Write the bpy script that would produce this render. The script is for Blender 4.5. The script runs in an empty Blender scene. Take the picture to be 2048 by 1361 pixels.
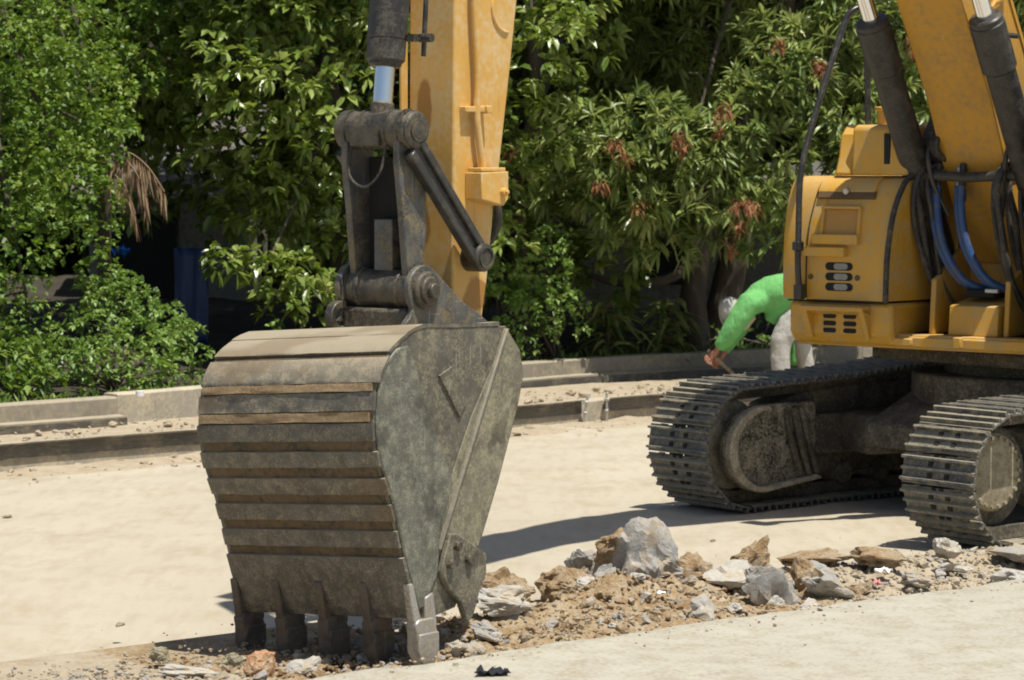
import bpy, bmesh, math, random
import numpy as np
from mathutils import Vector, Matrix, noise
R = math.radians
scene = bpy.context.scene
COL = scene.collection

# ------------------------------------------------------------ camera, sky, sun, exposure
CAM_H = 2.46; FPX = 5570.0; PITCH = math.atan((680.5 - 310) / FPX)
cd = bpy.data.cameras.new('camera'); cam = bpy.data.objects.new('camera', cd); COL.objects.link(cam)
cd.sensor_width = 36; cd.lens = FPX / 2048 * 36; cd.clip_end = 2000; cd.clip_start = .1
cam.location = (0, 0, CAM_H); cam.rotation_euler = (R(90) - PITCH, 0, 0)
cd.dof.use_dof = True; cd.dof.focus_distance = 15.5; cd.dof.aperture_fstop = 5.6
scene.camera = cam
TO_SUN = Vector((.215, -.265, 1.0)).normalized()
world = bpy.data.worlds.new('World'); scene.world = world; world.use_nodes = True
wn = world.node_tree; sky = wn.nodes.new('ShaderNodeTexSky'); sky.sky_type = 'NISHITA'; sky.sun_disc = False
sky.sun_elevation = math.asin(TO_SUN.z); sky.sun_rotation = math.atan2(TO_SUN.x, TO_SUN.y)
sky.dust_density = 1.5; sky.air_density = 1.0
bg = wn.nodes['Background']; bg.inputs['Strength'].default_value = .078
wn.links.new(sky.outputs[0], bg.inputs['Color'])
sl = bpy.data.lights.new('sun', 'SUN'); sl.energy = 4.9; sl.angle = R(.5); sl.color = (1, .945, .84)
so = bpy.data.objects.new('sun', sl); COL.objects.link(so); so.rotation_euler = TO_SUN.to_track_quat('Z', 'Y').to_euler(); so.location = (5, -5, 20)
scene.view_settings.view_transform = 'Standard'; scene.view_settings.look = 'None'; scene.view_settings.gamma = 1
scene.view_settings.exposure = 0.25
scene.render.engine = 'CYCLES'
scene.cycles.filter_width = 1.9
scene.cycles.max_bounces = 6; scene.cycles.transparent_max_bounces = 4

def at(x, y, Y):
    "a point of the place at depth Y seen towards (x, y)"
    s = FPX / Y
    return Vector(((x - 1024) / s, Y, CAM_H - (y - 310) / s))

# ------------------------------------------------------------ materials
def mat(name, c1, c2, scale=4, rough=.7, metal=0., bump=.0, bscale=30, dust=None, damt=.4, dscale=6, dup=0., detail=6,
        coord='Object', spec=.5, stretch=None, trans=0., scr=None, rotz=0.):
    m = bpy.data.materials.new(name); m.use_nodes = True; t = m.node_tree; N = t.nodes; Lk = t.links
    b = N['Principled BSDF']; b.inputs['Roughness'].default_value = rough; b.inputs['Metallic'].default_value = metal
    b.inputs['Specular IOR Level'].default_value = spec
    tc = N.new('ShaderNodeTexCoord'); src = tc.outputs[coord]
    if stretch:
        mp = N.new('ShaderNodeMapping'); mp.inputs['Scale'].default_value = stretch; mp.inputs['Rotation'].default_value = (0, 0, rotz); Lk.new(src, mp.inputs[0]); s2 = mp.outputs[0]
    else: s2 = src
    n1 = N.new('ShaderNodeTexNoise'); n1.inputs['Scale'].default_value = scale; n1.inputs['Detail'].default_value = detail; n1.inputs['Roughness'].default_value = .65
    Lk.new(s2, n1.inputs['Vector'])
    r1 = N.new('ShaderNodeValToRGB'); r1.color_ramp.elements[0].position = .32; r1.color_ramp.elements[1].position = .68
    r1.color_ramp.elements[0].color = (*c1, 1); r1.color_ramp.elements[1].color = (*c2, 1); Lk.new(n1.outputs['Fac'], r1.inputs[0])
    out = r1.outputs[0]
    if dust:
        n2 = N.new('ShaderNodeTexNoise'); n2.inputs['Scale'].default_value = dscale; n2.inputs['Detail'].default_value = 9; n2.inputs['Roughness'].default_value = .72
        Lk.new(src, n2.inputs['Vector'])
        mr = N.new('ShaderNodeMapRange'); mr.inputs['From Min'].default_value = .62 - damt * .5; mr.inputs['From Max'].default_value = .85 - damt * .4
        n4 = N.new('ShaderNodeTexNoise'); n4.inputs['Scale'].default_value = dscale * 8; n4.inputs['Detail'].default_value = 5; Lk.new(s2, n4.inputs['Vector'])
        m4 = N.new('ShaderNodeMath'); m4.operation = 'MULTIPLY_ADD'; Lk.new(n4.outputs['Fac'], m4.inputs[0]); m4.inputs[1].default_value = .5; m4.inputs[2].default_value = -.25
        a4 = N.new('ShaderNodeMath'); Lk.new(m4.outputs[0], a4.inputs[0]); Lk.new(n2.outputs['Fac'], a4.inputs[1])
        Lk.new(a4.outputs[0], mr.inputs['Value']); f = mr.outputs[0]
        if dup:
            g = N.new('ShaderNodeNewGeometry'); sx = N.new('ShaderNodeSeparateXYZ'); Lk.new(g.outputs['Normal'], sx.inputs[0])
            mm = N.new('ShaderNodeMapRange'); mm.inputs['From Min'].default_value = .2; mm.inputs['From Max'].default_value = .9; mm.inputs['To Max'].default_value = dup
            Lk.new(sx.outputs['Z'], mm.inputs['Value']); ad = N.new('ShaderNodeMath'); ad.use_clamp = True; Lk.new(f, ad.inputs[0]); Lk.new(mm.outputs[0], ad.inputs[1]); f = ad.outputs[0]
        mx = N.new('ShaderNodeMix'); mx.data_type = 'RGBA'; Lk.new(f, mx.inputs['Factor']); Lk.new(out, mx.inputs[6]); mx.inputs[7].default_value = (*dust, 1); out = mx.outputs[2]
        rr = N.new('ShaderNodeMapRange'); rr.inputs['To Min'].default_value = rough; rr.inputs['To Max'].default_value = .95; Lk.new(f, rr.inputs['Value']); Lk.new(rr.outputs[0], b.inputs['Roughness'])
    for (sc_, ro_, col_, lo_, am_) in (scr or []):
        mp5 = N.new('ShaderNodeMapping'); mp5.inputs['Scale'].default_value = sc_; mp5.inputs['Rotation'].default_value = ro_; Lk.new(src, mp5.inputs[0])
        n5 = N.new('ShaderNodeTexNoise'); n5.inputs['Scale'].default_value = 1; n5.inputs['Detail'].default_value = 3; Lk.new(mp5.outputs[0], n5.inputs['Vector'])
        m5 = N.new('ShaderNodeMapRange'); m5.inputs['From Min'].default_value = lo_; m5.inputs['From Max'].default_value = lo_ + .06; m5.inputs['To Max'].default_value = am_; Lk.new(n5.outputs['Fac'], m5.inputs['Value'])
        x5 = N.new('ShaderNodeMix'); x5.data_type = 'RGBA'; Lk.new(m5.outputs[0], x5.inputs['Factor']); Lk.new(out, x5.inputs[6]); x5.inputs[7].default_value = (*col_, 1); out = x5.outputs[2]
    Lk.new(out, b.inputs['Base Color'])
    if bump:
        n3 = N.new('ShaderNodeTexNoise'); n3.inputs['Scale'].default_value = bscale; n3.inputs['Detail'].default_value = 8; n3.inputs['Roughness'].default_value = .7
        Lk.new(s2, n3.inputs['Vector']); bp = N.new('ShaderNodeBump'); bp.inputs['Strength'].default_value = min(1, bump * 4); bp.inputs['Distance'].default_value = bump * .1
        Lk.new(n3.outputs['Fac'], bp.inputs['Height']); Lk.new(bp.outputs[0], b.inputs['Normal'])
    m['out'] = out.node.name
    return m

def stain(m, centers, color, amt=.7):
    "oil stains and dark spots with a shape of their own, in object coordinates: (x, y, z, rx, ry, rz)"
    t = m.node_tree; N = t.nodes; Lk = t.links; b = N['Principled BSDF']
    tc = N.new('ShaderNodeTexCoord'); nz = N.new('ShaderNodeTexNoise'); nz.inputs['Scale'].default_value = 9; nz.inputs['Detail'].default_value = 5
    Lk.new(tc.outputs['Object'], nz.inputs['Vector'])
    for c in centers:
        mp = N.new('ShaderNodeMapping'); mp.vector_type = 'POINT'
        mp.inputs['Scale'].default_value = tuple(1 / r for r in c[3:]); mp.inputs['Location'].default_value = tuple(-p / r for p, r in zip(c[:3], c[3:]))
        Lk.new(tc.outputs['Object'], mp.inputs[0])
        ln = N.new('ShaderNodeVectorMath'); ln.operation = 'LENGTH'; Lk.new(mp.outputs[0], ln.inputs[0])
        ad = N.new('ShaderNodeMath'); ad.operation = 'MULTIPLY_ADD'; Lk.new(nz.outputs['Fac'], ad.inputs[0]); ad.inputs[1].default_value = .9; Lk.new(ln.outputs['Value'], ad.inputs[2])
        mr = N.new('ShaderNodeMapRange'); mr.inputs['From Min'].default_value = 1.5; mr.inputs['From Max'].default_value = 1.28; mr.inputs['To Max'].default_value = amt
        Lk.new(ad.outputs[0], mr.inputs['Value'])
        mx = N.new('ShaderNodeMix'); mx.data_type = 'RGBA'; Lk.new(mr.outputs[0], mx.inputs['Factor'])
        src = b.inputs['Base Color'].links[0].from_socket; Lk.new(src, mx.inputs[6]); mx.inputs[7].default_value = (*color, 1)
        Lk.new(mx.outputs[2], b.inputs['Base Color'])

DUST = (.42, .36, .25)
SCR1 = [((70, 70, 3), (0, .15, 0), (.36, .35, .29), .66, .55), ((5, 60, 60), (0, .6, 0), (.33, .31, .25), .68, .5), ((5, 3, 5), (0, 0, 0), (.04, .036, .028), .6, .5)]
PSCR = [((30, 30, 2.5), (0, 0, 0), (.3, .17, .05), .66, .35), ((9, 9, 9), (0, 0, 0), (.62, .42, .2), .68, .3)]
M = {}
M['yellow'] = mat('yellow_paint', (.56, .298, .027), (.62, .335, .038), 3, .36, dust=(.46, .33, .15), damt=.36, dscale=5, dup=.3, bump=.012, bscale=90, scr=PSCR)
M['stickyellow'] = mat('faded_yellow_paint', (.585, .335, .075), (.63, .375, .1), 2.5, .5, dust=(.6, .45, .24), damt=.36, dscale=4, bump=.012, bscale=70, scr=PSCR)
M['boomyellow'] = mat('boom_yellow_paint', (.50, .25, .02), (.56, .29, .03), 2, .35, dust=(.38, .24, .08), damt=.34, dscale=3, scr=PSCR)
M['steel'] = mat('worn_bucket_steel', (.16, .155, .135), (.25, .24, .2), 12, .55, .3, bump=.05, bscale=60, dust=(.34, .3, .22), damt=.4, dscale=14, dup=.4)
M['sideplate'] = mat('dusty_shaded_side_steel', (.075, .069, .054), (.14, .132, .105), 6, .6, .2, bump=.06, bscale=60, dust=(.28, .25, .17), damt=.36, dscale=10, dup=.3, scr=SCR1)  # dark brown-grey holds dirt and the shade of the recessed middle panel
M['flap'] = mat('grey_green_worn_steel', (.095, .097, .078), (.15, .15, .12), 5, .55, .25, bump=.04, bscale=70, dust=(.3, .29, .22), damt=.36, dscale=16, scr=SCR1)
M['wear'] = mat('wear_strip_steel', (.085, .08, .066), (.145, .138, .118), 9, .55, .25, bump=.07, bscale=60, dust=(.36, .31, .22), damt=.29, dscale=16, dup=1.0, scr=[((60, 60, 4), (0, 0, 0), (.34, .32, .27), .68, .5), ((3, 1.2, 3), (0, 0, 0), (.16, .1, .045), .58, .4)])  # upward dust pushed stronger so tops read lit above shaded lower strips
M['rust'] = mat('rusty_steel', (.11, .075, .04), (.19, .13, .07), 8, .9, bump=.1, bscale=40, dust=(.06, .05, .035), damt=.42, dscale=4, dup=.2)
M['tooth'] = mat('polished_tooth_steel', (.36, .35, .34), (.46, .45, .43), 8, .4, .6, bump=.04, dust=(.33, .28, .2), damt=.45, dscale=12)
M['toothshade'] = mat('shaded_tooth_steel', (.085, .075, .06), (.14, .12, .095), 9, .65, .2, bump=.08, dust=(.22, .15, .09), damt=.36, dscale=14, scr=SCR1)  # darker steel puts the shade on the other four teeth into colour
M['link'] = mat('greasy_link_steel', (.03, .028, .025), (.08, .072, .06), 8, .4, .2, bump=.03, dust=(.2, .16, .1), damt=.35, dscale=9, dup=.2)
M['linkgrey'] = mat('scuffed_grey_link', (.05, .053, .056), (.12, .125, .125), 9, .45, .2, bump=.03, dust=(.24, .19, .1), damt=.34, dscale=10, scr=SCR1[:2])
M['boss'] = mat('rusty_greasy_boss', (.03, .029, .024), (.10, .095, .075), 10, .36, .2, bump=.08, bscale=40, dust=(.13, .1, .065), damt=.34, dscale=10, dup=.1)
M['blackpaint'] = mat('black_paint', (.022, .022, .022), (.035, .034, .032), 6, .33, dust=(.1, .09, .07), damt=.25, dscale=14)
M['cylinder'] = mat('black_cylinder_paint', (.018, .017, .016), (.03, .028, .026), 6, .4, dust=(.09, .08, .06), damt=.36, dscale=12)
M['chrome'] = mat('chrome_rod', (.75, .77, .8), (.85, .86, .87), 4, .16, 1.)
M['rubber'] = mat('black_rubber', (.02, .02, .02), (.04, .038, .036), 8, .6, dust=(.12, .1, .07), damt=.35)
M['blue'] = mat('blue_hose_sleeve', (.02, .06, .17), (.03, .09, .26), 8, .35, dust=(.12, .12, .12), damt=.3)
M['fitting'] = mat('zinc_fitting', (.4, .4, .38), (.55, .54, .5), 8, .4, .8)
M['dark'] = mat('dark_recess', (.012, .012, .011), (.02, .019, .017), 5, .9)
M['track'] = mat('track_shoe_steel', (.05, .055, .062), (.1, .106, .112), 9, .42, .35, bump=.05, bscale=50, dust=(.34, .305, .225), damt=.38, dscale=12, dup=.8)
M['trackframe'] = mat('dusty_track_frame', (.045, .04, .03), (.085, .076, .055), 4, .85, bump=.04, dust=(.2, .17, .12), damt=.38, dscale=6)
M['idler'] = mat('dusty_idler_plate', (.16, .14, .1), (.26, .235, .17), 7, .9, bump=.08, bscale=25, dust=(.46, .41, .3), damt=.5, dscale=12)
M['guard'] = mat('oily_guard_plate', (.025, .023, .018), (.06, .055, .043), 6, .45, dust=(.31, .28, .2), damt=.48, dscale=7)
M['hub'] = mat('dusty_hub_cover', (.3, .26, .17), (.42, .37, .26), 10, .95, bump=.12, bscale=28, dust=(.17, .14, .08), damt=.45, dscale=18)
M['glass'] = mat('dark_cab_glass', (.02, .025, .025), (.03, .035, .035), 3, .05)
M['ground'] = mat('packed_sandy_road', (.415, .37, .287), (.465, .42, .327), .5, .95, bump=.14, bscale=9, dust=(.375, .32, .23), damt=.36, dscale=1.6, stretch=(1, .22, 1), rotz=math.radians(-38.5), detail=9)
M['slab'] = mat('pale_concrete', (.385, .365, .305), (.43, .41, .345), 2.2, .9, bump=.05, bscale=30, dust=(.31, .275, .2), damt=.37, dscale=5, detail=10, scr=[((6, 6, 6), (0, 0, 0), (.3, .27, .2), .68, .4)])
M['concrete'] = mat('grey_concrete', (.2, .18, .14), (.29, .262, .21), 2.5, .92, bump=.05, bscale=30, dust=(.36, .31, .22), damt=.35, dscale=3, dup=.5, detail=9)
M['kerbface'] = mat('new_kerb_concrete', (.27, .25, .2), (.36, .335, .275), 3, .92, bump=.05, bscale=30, dust=(.5, .43, .31), damt=.4, dscale=4, dup=.4, detail=9)
M['form'] = mat('formwork_steel', (.075, .068, .058), (.13, .12, .1), 4, .6, .2, bump=.03, dust=(.3, .25, .17), damt=.3, dscale=4, dup=.7, stretch=(.4, .4, 3))
M['wood'] = mat('dirty_wood', (.16, .12, .08), (.27, .21, .14), 5, .85, bump=.05, dust=(.42, .35, .25), damt=.4, dup=.6)
M['dirt'] = mat('loose_brown_dirt', (.29, .18, .085), (.43, .31, .17), 5, .97, bump=.35, bscale=22, dust=(.48, .4, .28), damt=.42, dscale=5, detail=10)
M['palegravel'] = mat('pale_gravel_dirt', (.37, .31, .22), (.45, .39, .29), 7, .97, bump=.2, bscale=24, dust=(.33, .25, .16), damt=.32, dscale=6, detail=10)
M['rockgrey'] = mat('broken_grey_concrete', (.29, .295, .29), (.43, .43, .42), 9, .9, bump=.22, bscale=25, dust=(.38, .28, .16), damt=.36, dscale=7, dup=.12)
M['rockpale'] = mat('broken_pale_concrete', (.37, .355, .325), (.48, .465, .43), 9, .9, bump=.15, bscale=25, dust=(.4, .32, .2), damt=.33, dscale=7)
M['rockbrown'] = mat('brown_caked_rock', (.24, .15, .065), (.38, .26, .135), 8, .95, bump=.3, bscale=18, dust=(.42, .36, .27), damt=.38, dscale=9)
M['rockred'] = mat('reddish_rock', (.4, .2, .1), (.52, .3, .17), 8, .95, bump=.25, bscale=18, dust=(.54, .44, .3), damt=.3)
M['rockolive'] = mat('olive_stone', (.22, .2, .13), (.32, .29, .2), 8, .9, bump=.15, bscale=20)
M['paper'] = mat('white_paper', (.75, .75, .75), (.8, .8, .8), 5, .6)
M['pinkplastic'] = mat('pink_plastic', (.6, .2, .22), (.65, .26, .27), 5, .6)
M['blackcloth'] = mat('black_cloth', (.01, .012, .02), (.02, .022, .03), 10, .95, bump=.1)
M['skin'] = mat('brown_skin', (.34, .15, .09), (.4, .19, .12), 8, .55)
M['shirt'] = mat('green_shirt', (.145, .44, .135), (.175, .50, .16), 3, .9, bump=.5, bscale=5, stretch=(1.5, 1, .5), rotz=.5)
M['trousers'] = mat('grey_trousers', (.40, .39, .36), (.5, .49, .45), 4, .9, bump=.5, bscale=6, stretch=(1, 1, .6))
M['cap'] = mat('pale_grey_cap', (.36, .355, .33), (.45, .44, .41), 6, .85)
M['cloth'] = mat('beige_cloth', (.5, .4, .3), (.58, .48, .37), 6, .9)
M['rag'] = mat('dark_green_cloth', (.06, .2, .04), (.09, .28, .06), 6, .9)
M['hair'] = mat('black_hair', (.01, .01, .01), (.015, .014, .012), 6, .6)
M['bark'] = mat('dark_bark', (.05, .04, .03), (.11, .09, .07), 10, .95, bump=.2, bscale=12, stretch=(1, 1, .3))
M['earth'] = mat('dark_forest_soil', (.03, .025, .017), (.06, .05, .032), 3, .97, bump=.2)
M['roof'] = mat('grey_metal_roof', (.09, .095, .1), (.15, .155, .16), 4, .6, .2, dust=(.2, .16, .12), damt=.4)
M['housewall'] = mat('weathered_house_wall', (.2, .2, .18), (.3, .29, .27), 2, .9, bump=.03, dust=(.16, .14, .1), damt=.45, dscale=2)
M['tarp'] = mat('blue_tarp', (.012, .03, .11), (.018, .045, .15), 3, .45)
M['brightblue'] = mat('bright_blue_plastic', (.01, .1, .5), (.015, .14, .6), 3, .3)
M['deadfrond'] = mat('dead_palm_leaf', (.26, .17, .1), (.38, .26, .16), 5, .8)
# grease stains on the stick, two lower dark spots by the link
stain(M['stickyellow'], [(6.6, -.05, 2.70, .3, .05, .15), (6.6, -.09, 2.30, .3, .06, .2), (6.6, -.07, 2.10, .3, .07, .12), (6.42, .15, 1.74, .1, .3, .1), (6.6, .0, 1.78, .3, .03, .14)], (.30, .135, .02), .85)

def leafmat(name, cols, rough=.42, trans=.3, spec=.5):
    m = bpy.data.materials.new(name); m.use_nodes = True; t = m.node_tree; N = t.nodes; Lk = t.links; b = N['Principled BSDF']
    a = N.new('ShaderNodeAttribute'); a.attribute_name = 'tint'
    r = N.new('ShaderNodeValToRGB'); e = r.color_ramp.elements; e[0].color = (*cols[0], 1); e[1].color = (*cols[-1], 1)
    for i, c in enumerate(cols[1:-1]): q = e.new((i + 1) / (len(cols) - 1)); q.color = (*c, 1)
    Lk.new(a.outputs['Fac'], r.inputs[0]); Lk.new(r.outputs[0], b.inputs['Base Color'])
    b.inputs['Roughness'].default_value = rough; b.inputs['Specular IOR Level'].default_value = spec
    tr = N.new('ShaderNodeBsdfTranslucent'); hs = N.new('ShaderNodeHueSaturation'); hs.inputs['Value'].default_value = 1.5; hs.inputs['Hue'].default_value = .485; hs.inputs['Saturation'].default_value = 1.1
    Lk.new(r.outputs[0], hs.inputs['Color']); Lk.new(hs.outputs[0], tr.inputs['Color'])
    mx = N.new('ShaderNodeMixShader'); mx.inputs[0].default_value = trans
    Lk.new(b.outputs[0], mx.inputs[1]); Lk.new(tr.outputs[0], mx.inputs[2]); Lk.new(mx.outputs[0], N['Material Output'].inputs[0])
    return m
M['lbroad'] = leafmat('broad_leaves', [(.06, .10, .018), (.15, .22, .04), (.25, .33, .08), (.36, .42, .14)], .3)
M['lmango'] = leafmat('mango_leaves', [(.08, .125, .032), (.18, .25, .075), (.28, .345, .11), (.38, .43, .17)], .34)
M['lred'] = leafmat('young_red_leaves', [(.13, .06, .035), (.24, .105, .05), (.34, .18, .09)], .75, .2, .15)
M['lvine'] = leafmat('vine_leaves', [(.06, .115, .02), (.115, .205, .03), (.18, .28, .045), (.28, .36, .08)], .5)
M['lshrub'] = leafmat('shrub_leaves', [(.08, .15, .035), (.17, .28, .06), (.25, .37, .09), (.36, .46, .14)], .42)
M['lstrap'] = leafmat('strap_leaves', [(.07, .11, .03), (.16, .2, .06), (.27, .29, .1)], .4)
M['lwood'] = leafmat('shaded_woodland_leaves', [(.03, .055, .014), (.05, .09, .022), (.08, .12, .03)], .5, .2)  # leaf tones darkened to put in the deep shade of the background

# ------------------------------------------------------------ mesh helpers
class MB:
    def __init__(s): s.v = []; s.f = []; s.m = []; s.xf = None
    def add(s, vs, fs, mi=0):
        o = len(s.v)
        s.v += [tuple(s.xf @ Vector(p)) if s.xf else tuple(p) for p in vs]; s.f += [tuple(i + o for i in f) for f in fs]; s.m += [mi] * len(fs); return s
    def box(s, c, d, rot=None, mi=0):
        c = Vector(c); q = rot.to_matrix() if rot else Matrix.Identity(3)
        vs = [c + q @ Vector((x * d[0] / 2, y * d[1] / 2, z * d[2] / 2)) for x in (-1, 1) for y in (-1, 1) for z in (-1, 1)]
        return s.add(vs, [(0, 1, 3, 2), (4, 6, 7, 5), (0, 4, 5, 1), (2, 3, 7, 6), (0, 2, 6, 4), (1, 5, 7, 3)], mi)
    def prism(s, pts, v0, v1, mi=0):
        "outline in (u, z), from v0 to v1 across"
        n = len(pts); ar = sum(pts[i][0] * pts[(i + 1) % n][1] - pts[(i + 1) % n][0] * pts[i][1] for i in range(n))
        if ar < 0: pts = pts[::-1]
        vs = [(p[0], v0, p[1]) for p in pts] + [(p[0], v1, p[1]) for p in pts]
        fs = [tuple(range(n)), tuple(range(2 * n - 1, n - 1, -1))] + [(i, i + n, (i + 1) % n + n, (i + 1) % n) for i in range(n)]
        return s.add(vs, fs, mi)
    def tube(s, pts, r, n=10, mi=0, cap=True):
        pts = [Vector(p) for p in pts]; rs = r if isinstance(r, (list, tuple)) else [r] * len(pts)
        vs = []; prev = None
        for i, p in enumerate(pts):
            t = (pts[min(i + 1, len(pts) - 1)] - pts[max(i - 1, 0)]).normalized()
            if prev is None: a = t.orthogonal().normalized()
            else: a = (prev - t * prev.dot(t)).normalized()
            prev = a; b = t.cross(a)
            vs += [p + (a * math.cos(2 * math.pi * k / n) + b * math.sin(2 * math.pi * k / n)) * rs[i] for k in range(n)]
        fs = [(i * n + k, i * n + (k + 1) % n, (i + 1) * n + (k + 1) % n, (i + 1) * n + k) for i in range(len(pts) - 1) for k in range(n)]
        if cap: fs += [tuple(range(n - 1, -1, -1)), tuple(range((len(pts) - 1) * n, len(pts) * n))]
        return s.add(vs, fs, mi)
    def cyl(s, p0, p1, r, n=28, mi=0, bev=.0):
        p0 = Vector(p0); p1 = Vector(p1); t = (p1 - p0).normalized()
        if bev: return s.tube([p0, p0 + t * 1e-4, p0 + t * bev, p1 - t * bev, p1 - t * 1e-4, p1], [r - bev, r - bev * .98, r, r, r - bev * .98, r - bev], n, mi)
        return s.tube([p0, p1], r, n, mi)
    def ring(s, c, axis, r0, r1, h, n=28, mi=0):
        c = Vector(c); t = Vector(axis).normalized(); a = t.orthogonal().normalized(); b = t.cross(a); vs = []
        for (r, z) in ((r0, 0), (r1, 0), (r1, h), (r0, h)):
            vs += [c + t * z + (a * math.cos(2 * math.pi * k / n) + b * math.sin(2 * math.pi * k / n)) * r for k in range(n)]
        fs = [(j * n + k, j * n + (k + 1) % n, ((j + 1) % 4) * n + (k + 1) % n, ((j + 1) % 4) * n + k) for j in range(4) for k in range(n)]
        return s.add(vs, fs, mi)
    def build(s, name, mats, parent=None, bev=0, smooth=35, sub=0):
        me = bpy.data.meshes.new(name); me.from_pydata(s.v, [], s.f)
        for m in (mats if isinstance(mats, (list, tuple)) else [mats]): me.materials.append(m)
        me.polygons.foreach_set('material_index', s.m)
        bm = bmesh.new(); bm.from_mesh(me); bmesh.ops.recalc_face_normals(bm, faces=bm.faces); bm.to_mesh(me); bm.free()
        me.shade_smooth()
        if smooth is not None: me.set_sharp_from_angle(angle=R(smooth))
        o = bpy.data.objects.new(name, me); COL.objects.link(o)
        if parent: o.parent = parent
        if bev:
            b = o.modifiers.new('bevel', 'BEVEL'); b.width = bev; b.segments = 2; b.limit_method = 'ANGLE'; b.angle_limit = R(40); b.harden_normals = False
        return o
def tag(o, label=None, cat=None, group=None, kind=None):
    for k, v in (('label', label), ('category', cat), ('group', group), ('kind', kind)):
        if v: o[k] = v
    return o
def empty(name, loc, rz=0):
    o = bpy.data.objects.new(name, None); COL.objects.link(o); o.location = loc; o.rotation_euler = (0, 0, rz); return o
def smooth_path(pts, n=6):
    pts = [Vector(p) for p in pts]; out = []
    for i in range(len(pts) - 1):
        a = pts[max(i - 1, 0)]; b = pts[i]; c = pts[i + 1]; d = pts[min(i + 2, len(pts) - 1)]
        for k in range(n):
            t = k / n; out.append(.5 * ((2 * b) + (c - a) * t + (2 * a - 5 * b + 4 * c - d) * t * t + (3 * b - a - 3 * c + d) * t ** 3))
    return out + [pts[-1]]
def mesh_np(name, v, f, m, parent=None, tint=None, smooth=False):
    me = bpy.data.meshes.new(name); v = np.asarray(v, np.float32); f = np.asarray(f, np.int32); nv = f.shape[1]
    me.vertices.add(len(v)); me.vertices.foreach_set('co', v.ravel())
    me.loops.add(f.size); me.loops.foreach_set('vertex_index', f.ravel())
    me.polygons.add(len(f)); me.polygons.foreach_set('loop_start', np.arange(0, f.size, nv, dtype=np.int32)); me.polygons.foreach_set('loop_total', np.full(len(f), nv, np.int32))
    me.update(calc_edges=True)
    if tint is not None:
        a = me.attributes.new('tint', 'FLOAT', 'POINT'); a.data.foreach_set('value', np.asarray(tint, np.float32))
    me.materials.append(m)
    if smooth: me.shade_smooth()
    else: me.shade_flat()
    o = bpy.data.objects.new(name, me); COL.objects.link(o)
    if parent: o.parent = parent
    return o

# ------------------------------------------------------------ ground, slab, kerbs
RD = Vector((math.sin(R(51.5)), math.cos(R(51.5)), 0)); RN = Vector((math.cos(R(51.5)), -math.sin(R(51.5)), 0))   # along the road / towards the slab
def fbm(x, y, z=0, s=1.): return noise.fractal(Vector((x * s, y * s, z)), .8, 2., 5)
def ground_h(x, y):
    t = x * RN.x + y * RN.y
    return -.09 * math.exp(-((x + .9) / .45) ** 2 - ((y - 13.62) / .5) ** 2) - .085 * math.exp(-((x + 2.0) / 1.1) ** 2 - ((y - 14.2) / 1.3) ** 2) + .012 * fbm(x, y, 0, .7) + .008 * fbm(x, y, 3, 3.) + .006 * math.sin(t * 5.2 + fbm(x, y, 7, .4))
gx = np.concatenate([[-300, -120, -50, -20], np.arange(-9, 9.01, .12), [20, 50, 120, 300]]); gy = np.concatenate([[-200, -60, -10, 0, 5], np.arange(10, 29, .12), [32, 45, 80, 200, 500]])
gv = []; 
for y in gy:
    for x in gx:
        near = -9 <= x <= 9 and 10 <= y <= 29
        gv.append((x, y, ground_h(x, y) * (1 if near else 0)))
nx = len(gx); gf = [(j * nx + i, j * nx + i + 1, (j + 1) * nx + i + 1, (j + 1) * nx + i) for j in range(len(gy) - 1) for i in range(nx - 1)]
g = mesh_np('ground', gv, gf, M['ground'], smooth=True); tag(g, 'pale sandy construction road surface', kind='structure')

E0 = Vector((-.76, 12.93, 0))     # slab edge line
rng = random.Random(4)
def slab_edge(t): return E0 + RD * t + RN * (.05 * fbm(t, 0, 5, 1.1) + .025 * fbm(t, 2, 9, 5))
ts = np.arange(-16, 30, .08); vs = []; fs = []; W = [0, .03, .1, .25, .5, 1, 2, 4, 9]
for t in ts:
    e = slab_edge(t)
    vs.append((e.x, e.y, -.1))
    for w in W:
        p = e + RN * w; vs.append((p.x, p.y, .035 + .012 * fbm(p.x, p.y, 1, 2.) + (.004 if w < .05 else .02) - (.012 if w == 0 else 0)))
k = len(W) + 1
for i in range(len(ts) - 1):
    for j in range(k - 1): fs.append((i * k + j, i * k + j + 1, (i + 1) * k + j + 1, (i + 1) * k + j))
o = mesh_np('pavement', vs, fs, M['slab'], smooth=True); tag(o, 'pale concrete slab along the near side of the rubble', kind='structure')

def ribbon(path, prof, name, m, parent=None, jag=0, bev=0, s=0):
    "extrude profile (offset towards the viewer, z) along a ground path"
    P = [Vector((p[0], p[1], 0)) for p in path]; n = len(prof); b = MB(); vs = []
    for i, p in enumerate(P):
        t = (P[min(i + 1, len(P) - 1)] - P[max(i - 1, 0)]).normalized(); q = Vector((t.y, -t.x, 0))
        for (o_, z) in prof: vs.append(p + q * (o_ + jag * fbm(p.x, p.y, z, 2.)) + Vector((0, 0, z + jag * .6 * fbm(p.x, p.y, 7 + o_ * 9, 2.5) * (1 if z > 0.05 else 0))))
    fs = [(i * n + j, i * n + (j + 1) % n, (i + 1) * n + (j + 1) % n, (i + 1) * n + j) for i in range(len(P) - 1) for j in range(n)]
    fs += [tuple(range(n)), tuple(range(len(P) * n - 1, (len(P) - 1) * n - 1, -1))]
    return b.add(vs, fs).build(name, m, parent, bev)
def resample(path, step=.25):
    P = smooth_path([(p[0], p[1], 0) for p in path], 8); out = [P[0]]; 
    for p in P[1:]:
        while (p - out[-1]).length >= step: out.append(out[-1] + (p - out[-1]).normalized() * step)
    return out
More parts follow.
